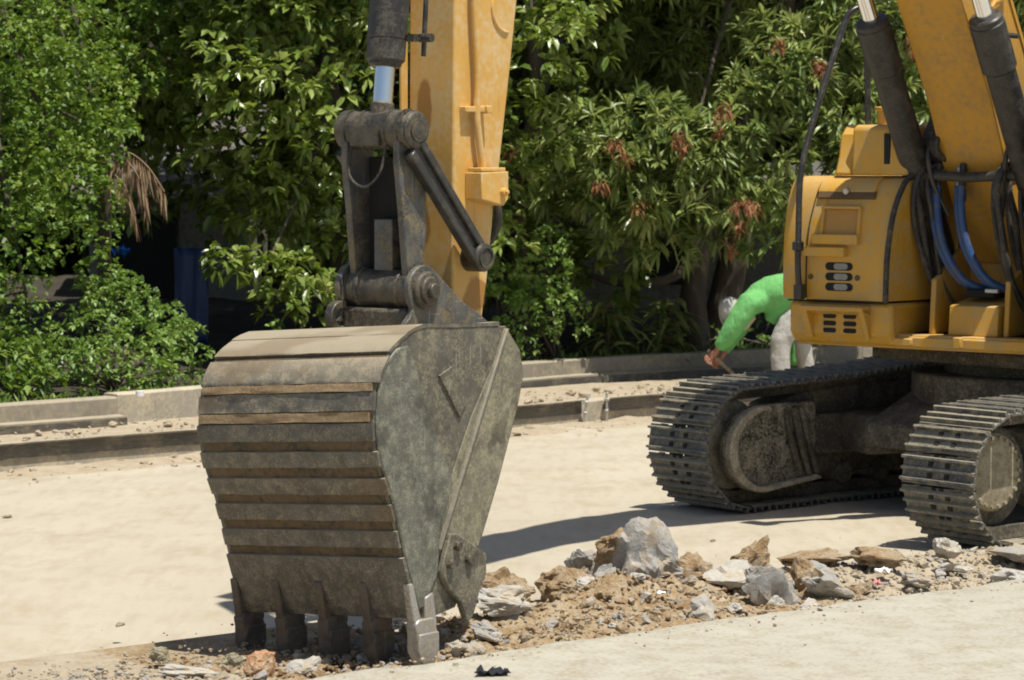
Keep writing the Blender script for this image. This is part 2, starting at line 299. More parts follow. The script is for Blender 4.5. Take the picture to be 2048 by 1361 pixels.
def sub(path, x0, x1):
    i = [k for k, p in enumerate(path) if x0 <= p.x <= x1]; return path[i[0]:i[-1] + 2]
KERB = resample([(-14, 12.6), (-8.6, 17.3), (-3.99, 21.35), (-2.64, 22.5), (.07, 24.72), (.75, 25.4), (1.42, 26.0), (2.6, 26.75), (4.9, 28.1), (9, 30.3), (16, 33.5)], .15)
WALL = resample([(-14, 13.9), (-8.6, 18.7), (-4.16, 22.55), (-2.77, 23.9), (.1, 27.1), (.97, 27.9), (1.95, 28.6), (2.93, 29.2), (4.95, 30.3), (9, 32.3), (16, 35.4)], .15)
o = ribbon(KERB, [(0, -.05), (.0, .215), (-.05, .225), (-.2, .215), (-.24, -.05)], 'kerb', M['kerbface'], bev=.008, jag=.004)
tag(o, 'long low cast kerb between sandy road and dirt strip', 'kerb')
o = ribbon(KERB, [(-.24, -.05), (-.22, .2), (-.55, .185), (-.9, .2), (-1.5, .21), (-1.5, -.05)], 'dirt_strip', M['palegravel'], jag=.02); tag(o, 'dusty dirt strip between kerb and low wall', kind='structure')
def wallseg(x0, x1, h, m, label, ledge=True):
    p = sub(WALL, x0, x1)
    prof = [(0, .02), (0, h), (-.02, h + .01), (-.17, h + .01), (-.2, h), (-.2, .0)]
    o = ribbon(p, prof, 'low_wall', m, bev=.006, jag=.004); tag(o, label, 'wall', 'sections of the low wall in front of the bushes')
    if ledge:
        l = ribbon([q for q in p], [(.003, .05), (.003, .285), (.115, .275), (.115, .25), (.1, .05)], 'footing', M['concrete'], o, jag=.004)
        f = ribbon([q for q in p], [(.118, .13), (.118, .262), (.128, .262), (.128, .13)], 'form_board', M['form'], o, jag=.004)
wallseg(-14, -3.32, .42, M['concrete'], 'leftmost weathered low wall section with a footing ledge, ending at a paler block')
wallseg(-3.32, -2.35, .445, M['kerbface'], 'plain pale low wall block with no ledge, left of the bucket', False)
wallseg(-2.35, .92, .42, M['concrete'], 'low wall section visible right of the bucket, up to the first joint')
wallseg(.92, 1.98, .42, M['concrete'], 'short low wall section between two joints, left of the stooping worker')
wallseg(1.98, 16, .42, M['concrete'], 'low wall section behind the stooping worker and excavator')
b = MB(); p = at(277, 791, 23.3); b.cyl(p + Vector((0, 0, -.01)), p + Vector((0, 0, .035)), .035, 12); b.build('plastic_cup', M['paper']); tag(COL.objects[-1], 'small white cup lying on top of the pale wall block', 'cup')
# steel form boards leaning on the kerb's face
def board(x0, x1, label, off=.004, tilt=0., z0=.105, z1=.235):
    p = sub(KERB, x0, x1); b = ribbon(p, [(off, z0), (off, z1), (off + .05, z1), (off + .05, z1 - .012), (off + .012, z1 - .014), (off + .012 + tilt, z0)], 'form_board', M['form'], jag=.004)
    tag(b, label, 'form board', 'steel form boards clamped to the kerb face')
board(-14, -2.2, 'long dark form board on the kerb face left of the bucket')
board(-1.9, .62, 'dark form board on the kerb face just right of the bucket')
board(.78, 3.2, 'dark form board between the steel stakes and the far track', off=.02)
for i, (x, h, off, lb) in enumerate([(.66, .3, .07, 'bright bent steel stake, left one of the pair at the form board joint'), (.78, .31, .06, 'steel stake, right one of the close pair at the form board joint'), (1.36, .27, .075, 'dark steel stake standing alone left of the far track')]):
    k = min(KERB, key=lambda q: abs(q.x - x)); b = MB(); q = k + RN * off
    b.box((q.x, q.y, h / 2 - .02), (.022, .03, h), Matrix.Rotation(R(8 - 9 * i), 4, 'Y').to_euler()); b.box((q.x, q.y, h * .72), (.05, .045, .025)); b.box((q.x - .004, q.y - .01, .12), (.04, .02, .02))
    tag(b.build('stake', M['fitting'] if i < 2 else M['form'], bev=.003), lb, 'stake', 'steel stakes holding the form boards')

# ------------------------------------------------------------ rubble: mound, gravel, rocks
def band(t, w): return E0 + RD * t - RN * w       # w: metres from the slab edge towards the road
def mound_h(t, w):
    "height of the spoil bank; t along the edge, w across"
    W1 = 1.05 - .14 * math.sin(t * .9) + .12 * fbm(t, 0, 0, .9)
    if t < -.3: W1 = .72 + .16 * fbm(t, 1, 0, 2.2)
    a = max(0, min(1, w / .12)) * max(0, min(1, (W1 - w) / .25))
    pk = .2 * math.exp(-((t - 2.2) / .6) ** 2) * math.exp(-((w - .8) / .28) ** 2) + .13 * math.exp(-((t - 1.45) / .3) ** 2) * math.exp(-((w - .85) / .2) ** 2) + .1 * math.exp(-((t - .95) / .25) ** 2) * math.exp(-((w - .95) / .16) ** 2) + .06 * math.exp(-((t - 4.2) / .9) ** 2) * math.exp(-((w - .6) / .3) ** 2)
    pk *= 1 + .5 * fbm(t, w, 9, 4)
    dug = -.11 * math.exp(-((t - .25) / .45) ** 2) * math.exp(-((w - .6) / .42) ** 2)
    return a * (.035 + .03 * fbm(t, w, 2, 2.5) + .022 * fbm(t, w, 4, 9) + .012 * fbm(t, w, 6, 22) + pk + dug) - (1 - a) * .03
tt = np.arange(-6, 12, .03); ww = np.arange(-.06, 1.6, .03); vs = []
for t in tt:
    for w in ww:
        p = band(t, w); vs.append((p.x, p.y, mound_h(t, w)))
k = len(ww); fs = [(i * k + j, (i + 1) * k + j, (i + 1) * k + j + 1, i * k + j + 1) for i in range(len(tt) - 1) for j in range(k - 1)]
split = int((3.35 + 6) / .03) * (k - 1); s0 = int((-.35 + 6) / .03) * (k - 1)
o = mesh_np('dirt_bank', vs, fs, M['palegravel'], smooth=True); o.data.materials.append(M['dirt'])
mi = np.zeros(len(fs), np.int32)
for q in range(len(fs)):
    i, j = divmod(q, k - 1); t = tt[i]; w = ww[j]; e = .25 * fbm(t, w, 3, 3)
    mi[q] = 1 if (-.5 + e < t < 2.9 + e * 2 and w > .02) or (2.9 <= t < 3.6 and w < .45 + e) else 0
o.data.polygons.foreach_set('material_index', mi); tag(o, 'bank of loose brown dirt and gravel beside the slab', kind='structure')

def rock_bm(seed, n=13, cuts=2, rough=.08, fine=.03):
    n = int(n * 1.3)
    r = random.Random(seed); bm = bmesh.new()
    for _ in range(n):
        d = Vector((r.gauss(0, 1), r.gauss(0, 1), r.gauss(0, 1))).normalized() * r.uniform(.85, 1.05); bm.verts.new(d)
    h = bmesh.ops.convex_hull(bm, input=bm.verts)
    bmesh.ops.delete(bm, geom=list({g for g in h['geom_interior'] + h['geom_unused'] if isinstance(g, bmesh.types.BMVert)}), context='VERTS')
    if cuts: bmesh.ops.subdivide_edges(bm, edges=bm.edges, cuts=cuts, use_grid_fill=True)
    for v in bm.verts:
        s = Vector((seed * 3.1, 0, 0)); v.co += v.co.normalized() * (rough * noise.noise(v.co * 1.7 + s) + fine * noise.fractal(v.co * 3.5 + s, .7, 2.1, 5) if cuts else 0)
    return bm
def rock(name, loc, dims, m, label, rot=(0, 0, 0), seed=1, n=13, cat='rock', rough=.3, cuts=7, fine=.13, group=None):
    bm = rock_bm(seed, n, cuts, rough, fine); me = bpy.data.meshes.new(name)
    for v in bm.verts: v.co = Vector((v.co.x * dims[0] * .62, v.co.y * dims[1] * .62, v.co.z * dims[2] * .62))
    bm.normal_update(); bm.to_mesh(me); bm.free(); me.materials.append(m); me.shade_smooth(); me.set_sharp_from_angle(angle=R(24))
    o = bpy.data.objects.new(name, me); COL.objects.link(o); o.location = loc; o.rotation_euler = [R(a) for a in rot]; return tag(o, label, cat, group)
def bz(x, y, dz=0):
    "height of bank below a point"
    p = Vector((x, y, 0)) - E0; return max(mound_h(p.dot(RD), -p.dot(RN)), 0) + dz
ROCK0 = 0
G_ = 'broken chunks in the rubble bank'
ROCKS = [  # x, y, dims, material, label, rot, seed, n
 (.72, 15.4, (.5, .42, .56), 'rockgrey', 'largest grey concrete boulder topped with brown dirt, the peak of the rubble', (8, 12, 20), 11, 16, .12),
 (.6, 15.36, (.24, .22, .2), 'rockbrown', 'brown caked earth capping the upper left of the largest boulder', (0, -25, 0), 51, 14, .34),
 (.40, 15.62, (.2, .2, .24), 'rockgrey', 'grey lump on the left shoulder of the largest boulder', (0, 20, 0), 12, 12, .17),
 (.52, 15.1, (.16, .14, .22), 'rockgrey', 'small grey block against the front left of the largest boulder', (0, 0, 0), 13, 10, .13),
 (1.0, 15.45, (.2, .2, .22), 'rockbrown', 'brown caked lump on the right shoulder of the largest boulder', (0, 0, 30), 14, 12, .13),
 (1.18, 15.3, (.3, .22, .2), 'rockpale', 'pale angular concrete chunk right of the largest boulder', (0, 10, -10), 15, 9, .08),
 (1.36, 15.85, (.22, .2, .3), 'rockbrown', 'tall leaning orange brown rock behind the pale chunk', (0, 28, 0), 16, 12, .13),
 (1.42, 14.95, (.34, .24, .24), 'rockgrey', 'grey brown split concrete chunk near the slab edge', (0, 25, 10), 17, 10, .08),
 (1.74, 15.12, (.46, .17, .12), 'rockgrey', 'long grey concrete bar lying tilted on the slab edge', (0, 22, 35), 18, 9, .08),
 (1.62, 15.32, (.15, .15, .2), 'rockbrown', 'brown rock wedged behind the long grey bar', (0, 0, 0), 19, 12, .08),
 (1.58, 14.86, (.2, .14, .09), 'rockpale', 'flat pale slab piece left of the foot of the long bar', (0, 10, 20), 20, 8, .03),
 (1.03, 14.5, (.23, .14, .13), 'rockpale', 'white angular concrete piece on the edge of the slab', (0, -14, 20), 21, 8, .05),
 (-.08, 14.35, (.3, .22, .14), 'rockpale', 'smooth rounded pale stone beside the side cutter', (0, 0, 15), 22, 26, .08),
 (-.07, 15.25, (.34, .3, .22), 'rockbrown', 'rounded brown clod just right of the bucket', (0, 0, 0), 23, 22, .07),
 (.27, 14.75, (.2, .2, .14), 'rockbrown', 'dark brown clod in the middle of the dirt', (0, 0, 0), 24, 18, .06),
 (.3, 15.2, (.3, .25, .22), 'rockbrown', 'brown clod on the slope left of the largest boulder', (0, 0, 40), 25, 18, .12),
 (.42, 14.98, (.22, .2, .15), 'rockpale', 'dusty tan stone on the brown slope below the grey block', (0, 0, 40), 26, 16, .1),
 (2.52, 16.15, (.18, .15, .15), 'rockpale', 'pointed pale stone in front of the near track', (0, 0, 0), 27, 9, .09),
 (2.95, 16.25, (.36, .25, .12), 'rockgrey', 'flat dark grey chunk at the right end of the rubble', (0, 6, 40), 28, 10, .1),
 (2.9, 15.85, (.3, .25, .1), 'rockpale', 'flat pale slab piece at the right frame edge', (0, 4, 20), 29, 9, .05),
 (2.1, 15.85, (.3, .26, .1), 'rockbrown', 'flat tan clod in the middle of the right hand rubble', (0, 0, 0), 30, 14, .07),
 (2.25, 15.5, (.25, .16, .07), 'rockgrey', 'thin grey flake near the pink scrap', (0, 8, 10), 31, 8, .04),
 (2.5, 15.85, (.22, .16, .08), 'rockpale', 'pale flake right of the white paper', (0, -8, -20), 32, 8, .05),
 (1.75, 15.95, (.36, .3, .12), 'rockbrown', 'low earthy clod behind the long grey bar', (0, 0, 10), 33, 16, .05),
 (-1.71, 13.42, (.085, .085, .085), 'rockolive', 'round olive pebble at the left tip of the bucket shadow', (0, 0, 0), 34, 26, .035),
 (-1.17, 12.95, (.14, .12, .17), 'rockred', 'pointed reddish rock in front of the leftmost tooth', (0, 10, 0), 35, 9, .07),
 (-.99, 12.98, (.17, .1, .12), 'rockpale', 'pale leaning stone in front of the second tooth', (0, -30, 20), 36, 9, .06),
 (-1.52, 12.86, (.26, .2, .06), 'rockpale', 'flat whitish slab piece at the bottom left of the rubble', (0, 5, 0), 37, 9, .03),
 (-1.33, 13.1, (.09, .08, .08), 'rockolive', 'small olive stone between round pebble and reddish rock', (0, 0, 0), 38, 14, .04),
]
for i, (x, y, d, m, lb, rot, sd, n, dz) in enumerate(ROCKS):
    rock('rock', (x, y, bz(x, y) + dz * .8), d, M[m], lb, rot, sd, n, 'rock', group=G_)
for i in range(84):
    rs = random.Random(500 + i); t = rs.choice([rs.uniform(.5, 3.4), rs.uniform(.5, 7)]); w = rs.uniform(.12, .95); p = band(t, w); q = rs.uniform(.04, .12); kd = ['rockgrey', 'rockpale', 'rockbrown'][i % 3]
    rock('rock', (p.x, p.y, bz(p.x, p.y) + q * .15), (q * rs.uniform(.9, 1.6), q, q * rs.uniform(.5, .9)), M[kd], {'rockgrey': 'fist sized grey concrete piece among the loose rubble', 'rockpale': 'fist sized pale concrete piece among the loose rubble', 'rockbrown': 'fist sized brown clod among the loose rubble'}[kd], (rs.uniform(-30, 30), rs.uniform(-30, 30), rs.uniform(0, 180)), 600 + i, rs.choice([8, 9, 11]), 'rock', group={'rockgrey': 'small grey rubble pieces', 'rockpale': 'small pale rubble pieces', 'rockbrown': 'small brown clods'}[kd])
# gravel: thousands of small stones, one object
tmpl = []
for s in range(10):
    bm = rock_bm(100 + s, 10, 0); bmesh.ops.triangulate(bm, faces=bm.faces); bm.verts.index_update()
    tmpl.append((np.array([v.co[:] for v in bm.verts]), np.array([[v.index for v in f.verts] for f in bm.faces]))); bm.free()
def gravel(name, pts, m, label):
    V = []; Fs = []; off = 0; rr = np.random.RandomState(len(pts))
    for (x, y, z, s) in pts:
        tv, tf = tmpl[rr.randint(10)]; a = rr.rand() * 6.28; ca, sa = math.cos(a), math.sin(a)
        q = tv * np.array([s * rr.uniform(.7, 1.3), s * rr.uniform(.7, 1.3), s * rr.uniform(.5, .9)]); q = np.stack([q[:, 0] * ca - q[:, 1] * sa, q[:, 0] * sa + q[:, 1] * ca, q[:, 2]], 1) + [x, y, z]
        V.append(q); Fs.append(tf + off); off += len(q)
    return tag(mesh_np(name, np.concatenate(V), np.concatenate(Fs), m), label, kind='stuff')
rr = np.random.RandomState(3); pb = []; pp = []; pw = []
for _ in range(12000):
    t = rr.uniform(-4, 9); w = abs(rr.normal(.45, .35)); 
    if w > 1.25: continue
    p = band(t, w); h = mound_h(t, w)
    if h < 0: h = 0
    s = min(.045, .0035 + rr.gamma(1.6, .0052)); brown = -.4 < t < 3.2
    tgt = pb if (brown and rr.rand() < .75) else (pw if rr.rand() < .3 else pp); tgt.append((p.x, p.y, h + s * .25, s))
for _ in range(1800):   # strays on the road and the slab edge
    t = rr.uniform(-4, 9); w = rr.choice([-rr.exponential(.12), (.6 if t < -.3 else .95) + rr.exponential(.22)]); p = band(t, w); s = .003 + rr.gamma(1.3, .003)
    pp.append((p.x, p.y, (.055 if w < 0 else .01) + s * .3, s))
for _ in range(1900):   # spill along the kerb's foot
    k = KERB[rr.randint(40, len(KERB) - 30)]; w = rr.exponential(.14); s = .005 + rr.gamma(1.5, .008); pp.append((k.x + RN.x * w + rr.normal(0, .1), k.y + RN.y * w, s * .2 + .01, min(s, .07)))
for _ in range(1500):   # crumbs between kerb and wall
    k = KERB[rr.randint(40, len(KERB) - 30)]; w = rr.uniform(.25, 1.2); s = .005 + rr.gamma(1.4, .009); pp.append((k.x - RN.x * w + rr.normal(0, .1), k.y - RN.y * w, .2 + s * .3, min(s, .05)))
gravel('gravel', pb, M['rockbrown'], 'loose brown gravel over the dirt bank'); gravel('gravel', pp, M['palegravel'], 'loose pale gravel and crumbs'); gravel('gravel', pw, M['rockgrey'], 'loose grey concrete crumbs')
# spilled dirt along the kerb's foot
k2 = sub(KERB, -6, 3.5); vs = []; n = 9
for i, p in enumerate(k2):
    for j in range(n):
        w = j / (n - 1) * .5; h = max(0, .05 * (1 - w / .45)) * (.55 + .9 * fbm(p.x, w, 3, 2.2)); q = p + RN * (w - .01); vs.append((q.x, q.y, h - (.02 if j == n - 1 else 0) + .006))
fs = [(i * n + j, i * n + j + 1, (i + 1) * n + j + 1, (i + 1) * n + j) for i in range(len(k2) - 1) for j in range(n - 1)]
tag(mesh_np('dirt_spill', vs, fs, M['palegravel'], smooth=True), 'crumbly dirt spilled along the foot of the kerb', kind='structure')
for (x, y, s, lb) in [(-3.42, 18.75, .045, 'dark twig fragment alone on the sandy road at far left'), (-2.05, 14.4, .03, 'small dark twig on the sand left of the bucket'), (1.28, 17.6, .022, 'tiny dark chip on the road behind the rubble')]:
    rock('pebble', (x, y, .012), (s * 1.8, s, s * .8), M['rockolive'], lb, (0, 0, 30), int(x * 10) + 80, 10, 'pebble')
def crumple(name, loc, sx, sy, m, label, cat, seed, h=.04):
    rg = random.Random(seed); vs = []; fs = []; n = 9
    for j in range(n):
        for i in range(n):
            x = (i / (n - 1) - .5) * sx; y = (j / (n - 1) - .5) * sy
            vs.append((x * (1 + .3 * noise.noise(Vector((j * .5, seed, 0)))), y * (1 + .35 * noise.noise(Vector((i * .5, seed, 3)))), h * (.5 + noise.noise(Vector((i * .6, j * .6, seed)))) + .004))
    for j in range(n - 1):
        for i in range(n - 1): fs.append((j * n + i, j * n + i + 1, (j + 1) * n + i + 1, (j + 1) * n + i))
    o = mesh_np(name, vs, fs, m, smooth=True); o.location = loc; s = o.modifiers.new('thick', 'SOLIDIFY'); s.thickness = .002; return tag(o, label, cat)
crumple('litter', (-.09, 12.78, .045), .15, .08, M['blackcloth'], 'crumpled black cloth scrap lying on the slab at the bottom edge', 'litter', 5, .045)
crumple('litter', (2.1, 15.62, .1), .1, .05, M['paper'], 'crumpled white paper scrap on the right hand rubble', 'litter', 6, .03)
crumple('litter', (2.04, 15.42, .06), .05, .03, M['pinkplastic'], 'small pink plastic scrap on the rubble', 'litter', 7, .03)
crumple('litter', (.80, 14.78, .11), .045, .035, M['paper'], 'small white wrapper on the brown dirt', 'litter', 8, .02)

# ------------------------------------------------------------ excavator
# local frame: x = u (forwards from the slewing centre), y = v (towards its left), z = up
EX = empty('excavator', (3.65, 19.4, 0), R(232)); tag(EX, 'large yellow tracked excavator resting its toothed bucket on the rubble', 'excavator')
# --- bucket
BK = [(6.709, 1.615), (6.95, 1.622), (7.234, 1.633), (7.346, 1.638), (7.494, 1.586), (7.603, 1.515), (7.676, 1.408), (7.703, 1.269), (7.706, 1.151), (7.67, 1.007), (7.606, .859), (7.552, .711), (7.498, .537), (7.443, .387), (7.41, .3), (7.38, .245)]
def offset(pts, d):
    out = []
    for i, p in enumerate(pts):
        a = pts[max(i - 1, 0)]; b = pts[min(i + 1, len(pts) - 1)]; tx, tz = b[0] - a[0], b[1] - a[1]; l = math.hypot(tx, tz); out.append((p[0] - tz / l * d, p[1] + tx / l * d))
    return out
BS = [(p.x, p.z) for p in smooth_path([(a, 0, b) for a, b in BK], 4)]
inner = offset(BS, -.028)
SD = [(6.709, 1.615), (6.588, 1.489), (6.559, 1.362), (6.605, 1.21), (6.76, .85), (6.92, .53), (7.0, .39), (7.104, .26), (7.24, .24), (7.375, .24)]
b = MB(); b.prism(BS + inner[::-1], -.545, .545)
M['packed'] = mat('packed_sandy_soil', (.3, .2, .11), (.42, .31, .18), 12, .95, bump=.5, bscale=30)
M['edge'] = mat('olive_dusty_steel', (.13, .12, .085), (.2, .185, .135), 6, .6, .2, bump=.05, bscale=60, dust=(.33, .3, .2), damt=.42, dscale=9, dup=.3, scr=SCR1)
bucket = b.build('bucket', M['rust'], EX, bev=.004); bucket['label'] = 'dusty steel digging bucket with horizontal wear strips'
def bucket_part(name, mb, m, bev=.004, **k): return mb.build(name, m, bucket, bev, **k)
for s in (-1, 1):
    b = MB(); b.prism(BS + SD[::-1][:-1], s * .5455, s * .567); bucket_part('side_plate', b, M['sideplate'])
def arc_pos(pts):
    a = [0]
    for i in range(1, len(pts)): a.append(a[-1] + math.hypot(pts[i][0] - pts[i - 1][0], pts[i][1] - pts[i - 1][1]))
    return a
def seg(z0, z1):
    "points of the back curve between two heights on its lower branch"
    k0 = max(i for i, p in enumerate(BS) if p[1] == max(q[1] for q in BS)); low = BS[k0:]
    us = np.interp([-z0, -z1], [-p[1] for p in low], [p[0] for p in low])
    return [(us[0], z0)] + [p for p in low if z1 < p[1] < z0] + [(us[1], z1)]
def strip(name, z0, z1, th, m, v=.572, rag=.012, seed=0, head=None):
    pts = (head or []) + seg(z0, z1); pts = [(p.x, p.z) for p in smooth_path([(a, 0, c) for a, c in pts], 2)] if len(pts) > 2 else pts
    o1 = offset(pts, th); i1 = offset(pts, -.002); n = len(pts); rg = random.Random(seed); vs = []; K = 25; fs = []
    for j in range(K + 1):
        y = -v + 2 * v * j / K
        if j == K: y += rg.uniform(0, rag)
        for q, (p, w) in enumerate(zip(o1, i1)):
            e = (.006 * noise.noise(Vector((y * 5, seed, q))) if q in (0, n - 1) else 0) + .003 * noise.noise(Vector((y * 9, seed * 2.3, q * .5)))
            vs.append((p[0] + e, y, p[1] + (e if q in (0, n - 1) else 0)))
        for w in i1[::-1]: vs.append((w[0], y, w[1]))
    c = 2 * n
    for j in range(K):
        for q in range(c): fs.append((j * c + q, j * c + (q + 1) % c, (j + 1) * c + (q + 1) % c, (j + 1) * c + q))
    fs += [tuple(range(c)), tuple(range((K + 1) * c - 1, K * c - 1, -1))]
    return MB().add(vs, fs).build(name, m, bucket, smooth=40)
strip('wear_strip', 1.6, 1.528, .016, M['wear'], v=.569, seed=1, head=[(6.76, 1.619), (7.0, 1.625), (7.2, 1.632), (7.346, 1.638), (7.45, 1.61)])
for i, (a, c) in enumerate([(1.505, 1.395), (1.35, 1.264), (1.208, 1.126), (1.074, 1.0), (.944, .864), (.813, .733), (.682, .6)]):
    strip('wear_strip', a, c, .013, M['wear'], v=.569, seed=i + 2, rag=.022)
strip('lower_plate', .55, .25, .016, M['wear'], seed=20)
for i, (a, c) in enumerate([(1.39, 1.355), (1.258, 1.214)]):
    o = strip('packed_dirt', a, c, .02, M['packed'], v=.55, seed=30 + i, rag=0)
# side plate features
for s in (-1, 1):
    def sp(pts, t, z0=.566): b = MB(); b.prism(pts, s * z0, s * (z0 + t)); return b
    bucket_part('stiffener', sp([(6.705, 1.60), (6.727, 1.603), (7.255, .56), (7.238, .553)], .028), M['steel'], .007)
    w = [(p[0], p[1]) for p in BS if p[1] < 1.57 and p[0] > 7.4]; off = offset(w, -.006)
    bucket_part('wear_plate', sp([(7.47, 1.56)] + off + [(7.34, .3), (7.25, .45), (7.235, .66), (7.13, .873), (7.273, 1.141), (7.384, 1.389)], .018), M['flap'], .012)
    bucket_part('edge_plate', sp([(6.725, 1.6), (6.60, 1.488), (6.572, 1.362), (6.618, 1.21), (6.772, .85), (6.93, .54), (7.2, .5), (7.235, .67), (7.12, .94), (6.98, 1.19), (6.80, 1.44)], .008), M['edge'], .004)
    bucket_part('patch_plate', sp([(7.235, 1.4), (7.139, 1.439), (7.024, 1.268), (7.075, 1.185)], .014), M['sideplate'], .003)
    b = MB()
    b.prism([(7.18, .63), (7.128, .625), (7.02, .57), (6.9, .5), (6.9, .4), (6.95, .33), (7.0, .21), (7.05, .17), (7.1, .28), (7.19, .36), (7.25, .45)], s * .568, s * .602)
    ct = bucket_part('side_cutter', b, M['sideplate'], .008)
    for (u, z) in [(7.139, .566), (7.051, .492), (7.193, .484)]: MB().cyl((u, s * .60, z), (u, s * .63, z), .024, 8, bev=.005).build('bolt', M['link'], bucket)
for v in (-.565, -.285, 0, .29, .57):
    w = .038
    b = MB(); b.prism([(7.48, .42), (7.45, .42), (7.38, .2), (7.4, .15), (7.44, .2)], v - w * .62, v + w * .62); b.prism([(7.445, .22), (7.42, .24), (7.31, .24), (7.28, .17), (7.31, .1), (7.42, .1)], v - w * .9, v + w * .9); b.prism([(7.36, .34), (7.3, .36), (7.27, .2), (7.34, .1), (7.36, .16)], v - w * .6, v + w * .6)
    bright = v > .5; mm = M['tooth'] if bright else M['toothshade']
    bucket_part('tooth_adapter', b, mm, .008)
    b = MB(); zt = -.05
    prof = [(7.425, .17), (7.43, .09), (7.36, zt), (7.325, zt), (7.272, .08), (7.28, .17)]
    vs = []; 
    for sgn in (-1, 1):
        for (u, z) in prof: vs.append((u, v + sgn * (w + .008) * (.95 if z > .15 else (.85 if z > zt + .02 else .5)), z))
    n = len(prof); b.add(vs, [tuple(range(n)), tuple(range(2 * n - 1, n - 1, -1))] + [(i, i + n, (i + 1) % n + n, (i + 1) % n) for i in range(n)])
    o = bucket_part('tooth', b, mm, .008)
    if bright: o['label'] = 'bright worn silver corner tooth'
for o in [bucket] + list(bucket.children):      # the bucket stands slightly rolled
    for vt in o.data.vertices: vt.co.z += .07 * (vt.co.y - .567)
# hinge ears on top of the bucket
for s in (-1, 1):
    for o_ in ((.21, .245),):
        b = MB(); pts = [(6.42, 1.60), (6.52, 1.66), (6.66, 1.73), (6.75, 1.8)] + [(6.944 + .125 * math.cos(a), 1.79 + .125 * math.sin(a)) for a in np.linspace(R(135), R(-10), 12)] + [(7.03, 1.7), (7.06, 1.655), (7.1, 1.625)]
        b.prism(pts, s * o_[0], s * o_[1]); e = bucket_part('hinge_ear', b, M['linkgrey'], .006)
        b = MB(); b.cyl((6.944, s * .2, 1.79), (6.944, s * .275, 1.79), .095, 28, bev=.01); b.cyl((6.944, s * .27, 1.79), (6.944, s * .292, 1.79), .07, 24, bev=.006); b.cyl((6.944, s * .285, 1.79), (6.944, s * .318, 1.79), .038, 20, bev=.006)
        bucket_part('hinge_pin', b, M['boss'], 0)
b = MB(); b.ring((7.06, -.245, 1.645), (0, 1, 0), .045, .085, .05, 20); bucket_part('lifting_eye', b, M['boss'], .006)
b = MB(); b.box((6.8, 0, 1.64), (.5, .41, .12)); bucket_part('hinge_plate', b, M['link'], .02)
# --- power link, cylinder, idler link
b = MB(); b.cyl((6.944, -.2, 1.79), (6.944, .2, 1.79), .1, 32, bev=.01)
for v in (-.13, .13): b.cyl((6.944, v - .012, 1.79), (6.944, v + .012, 1.79), .108, 32)
for s in (-1, 1):
    b.prism([(7.075, 2.56), (7.075, 2.42), (7.045, 2.2), (7.01, 1.86), (6.9, 1.84), (6.86, 2.1), (6.87, 2.42), (6.9, 2.56)], s * .15, s * .19, mi=1)
b.box((6.89, 0, 2.14), (.03, .33, .62), mi=2)  # web coloured near black for the shade deep inside the link
b.box((6.935, .0, 1.99), (.08, .12, .3), mi=1)
lk = b.build('power_link', [M['boss'], M['linkgrey'], M['dark']], EX, bev=.006)
b = MB(); b.cyl((6.99, -.235, 2.583), (6.99, .225, 2.583), .098, 36, bev=.012)
for v in (-.17, -.08, .09, .17): b.ring((6.99, v, 2.583), (0, 1, 0), .09, .104, .012, 32)
b.cyl((6.99, .222, 2.583), (6.99, .245, 2.583), .092, 32, bev=.01); b.ring((6.99, .244, 2.583), (0, 1, 0), .045, .06, .01, 28); b.cyl((6.99, .23, 2.583), (6.99, .255, 2.583), .045, 24, bev=.004)
b.box((7.08, -.02, 2.55), (.03, .18, .09)); b.box((7.03, .21, 2.67), (.05, .012, .02))
b.build('link_boss', M['boss'], lk)
b = MB(); b.tube(smooth_path([(7.06, -.13, 2.5), (7.09, -.12, 2.36), (7.095, -.02, 2.3), (7.09, .08, 2.37), (7.06, .09, 2.5)], 5), .007, 8); b.build('grease_hose', M['rubber'], lk)
for s in (-1, 1):
    b = MB(); a = Vector((7.0, s * .262, 2.5)); c = Vector((6.475, s * .262, 1.93)); d = (c - a).normalized(); q = Vector((-d.z, 0, d.x))
    for k in (-1, 1): b.prism([((a + q * k * .045 + q * .022)[0], (a + q * k * .045 + q * .022)[2]), ((c + q * k * .04 + q * .022)[0], (c + q * k * .04 + q * .022)[2]), ((c + q * k * .04 - q * .022)[0], (c + q * k * .04 - q * .022)[2]), ((a + q * k * .045 - q * .022)[0], (a + q * k * .045 - q * .022)[2])], s * .2, s * .25)
    b.prism([((a + q * .05)[0], (a + q * .05)[2]), ((c + q * .05)[0], (c + q * .05)[2]), ((c - q * .05)[0], (c - q * .05)[2]), ((a - q * .05)[0], (a - q * .05)[2])], s * .203, s * .23)
    o = b.build('idler_link', M['blackpaint'], EX, bev=.008)
    b = MB(); b.cyl((6.475, s * .12, 1.94), (6.475, s * .262, 1.94), .074, 28, bev=.012); b.ring((6.475, s * .261, 1.94), (0, s, 0), .045, .058, .008, 24); b.build('pin_boss', M['boss'], o)
A0 = Vector((6.99, 0, 2.583)); A1 = Vector((6.72, 0, 5.0)); ax = (A1 - A0).normalized()
b = MB(); b.cyl(A0 + ax * .06, A0 + ax * .14, .06, 24, bev=.01); b.build('rod_eye', M['link'], EX)
b = MB(); b.cyl(A0 + ax * .1, A0 + ax * .75, .05, 32); b.build('cylinder_rod', M['chrome'], EX)
b = MB(); b.cyl(A0 + ax * .315, A0 + ax * .37, .083, 32, bev=.012); b.cyl(A0 + ax * .34, A0 + ax * .46, .098, 36, bev=.01); b.cyl(A0 + ax * .45, A0 + ax * .69, .1, 36, bev=.008); b.cyl(A0 + ax * .68, A0 + ax * 2.3, .092, 36, bev=.005); b.cyl(A0 + ax * .68, A0 + ax * .71, .104, 36)
bc = b.build('bucket_cylinder', M['cylinder'], EX)
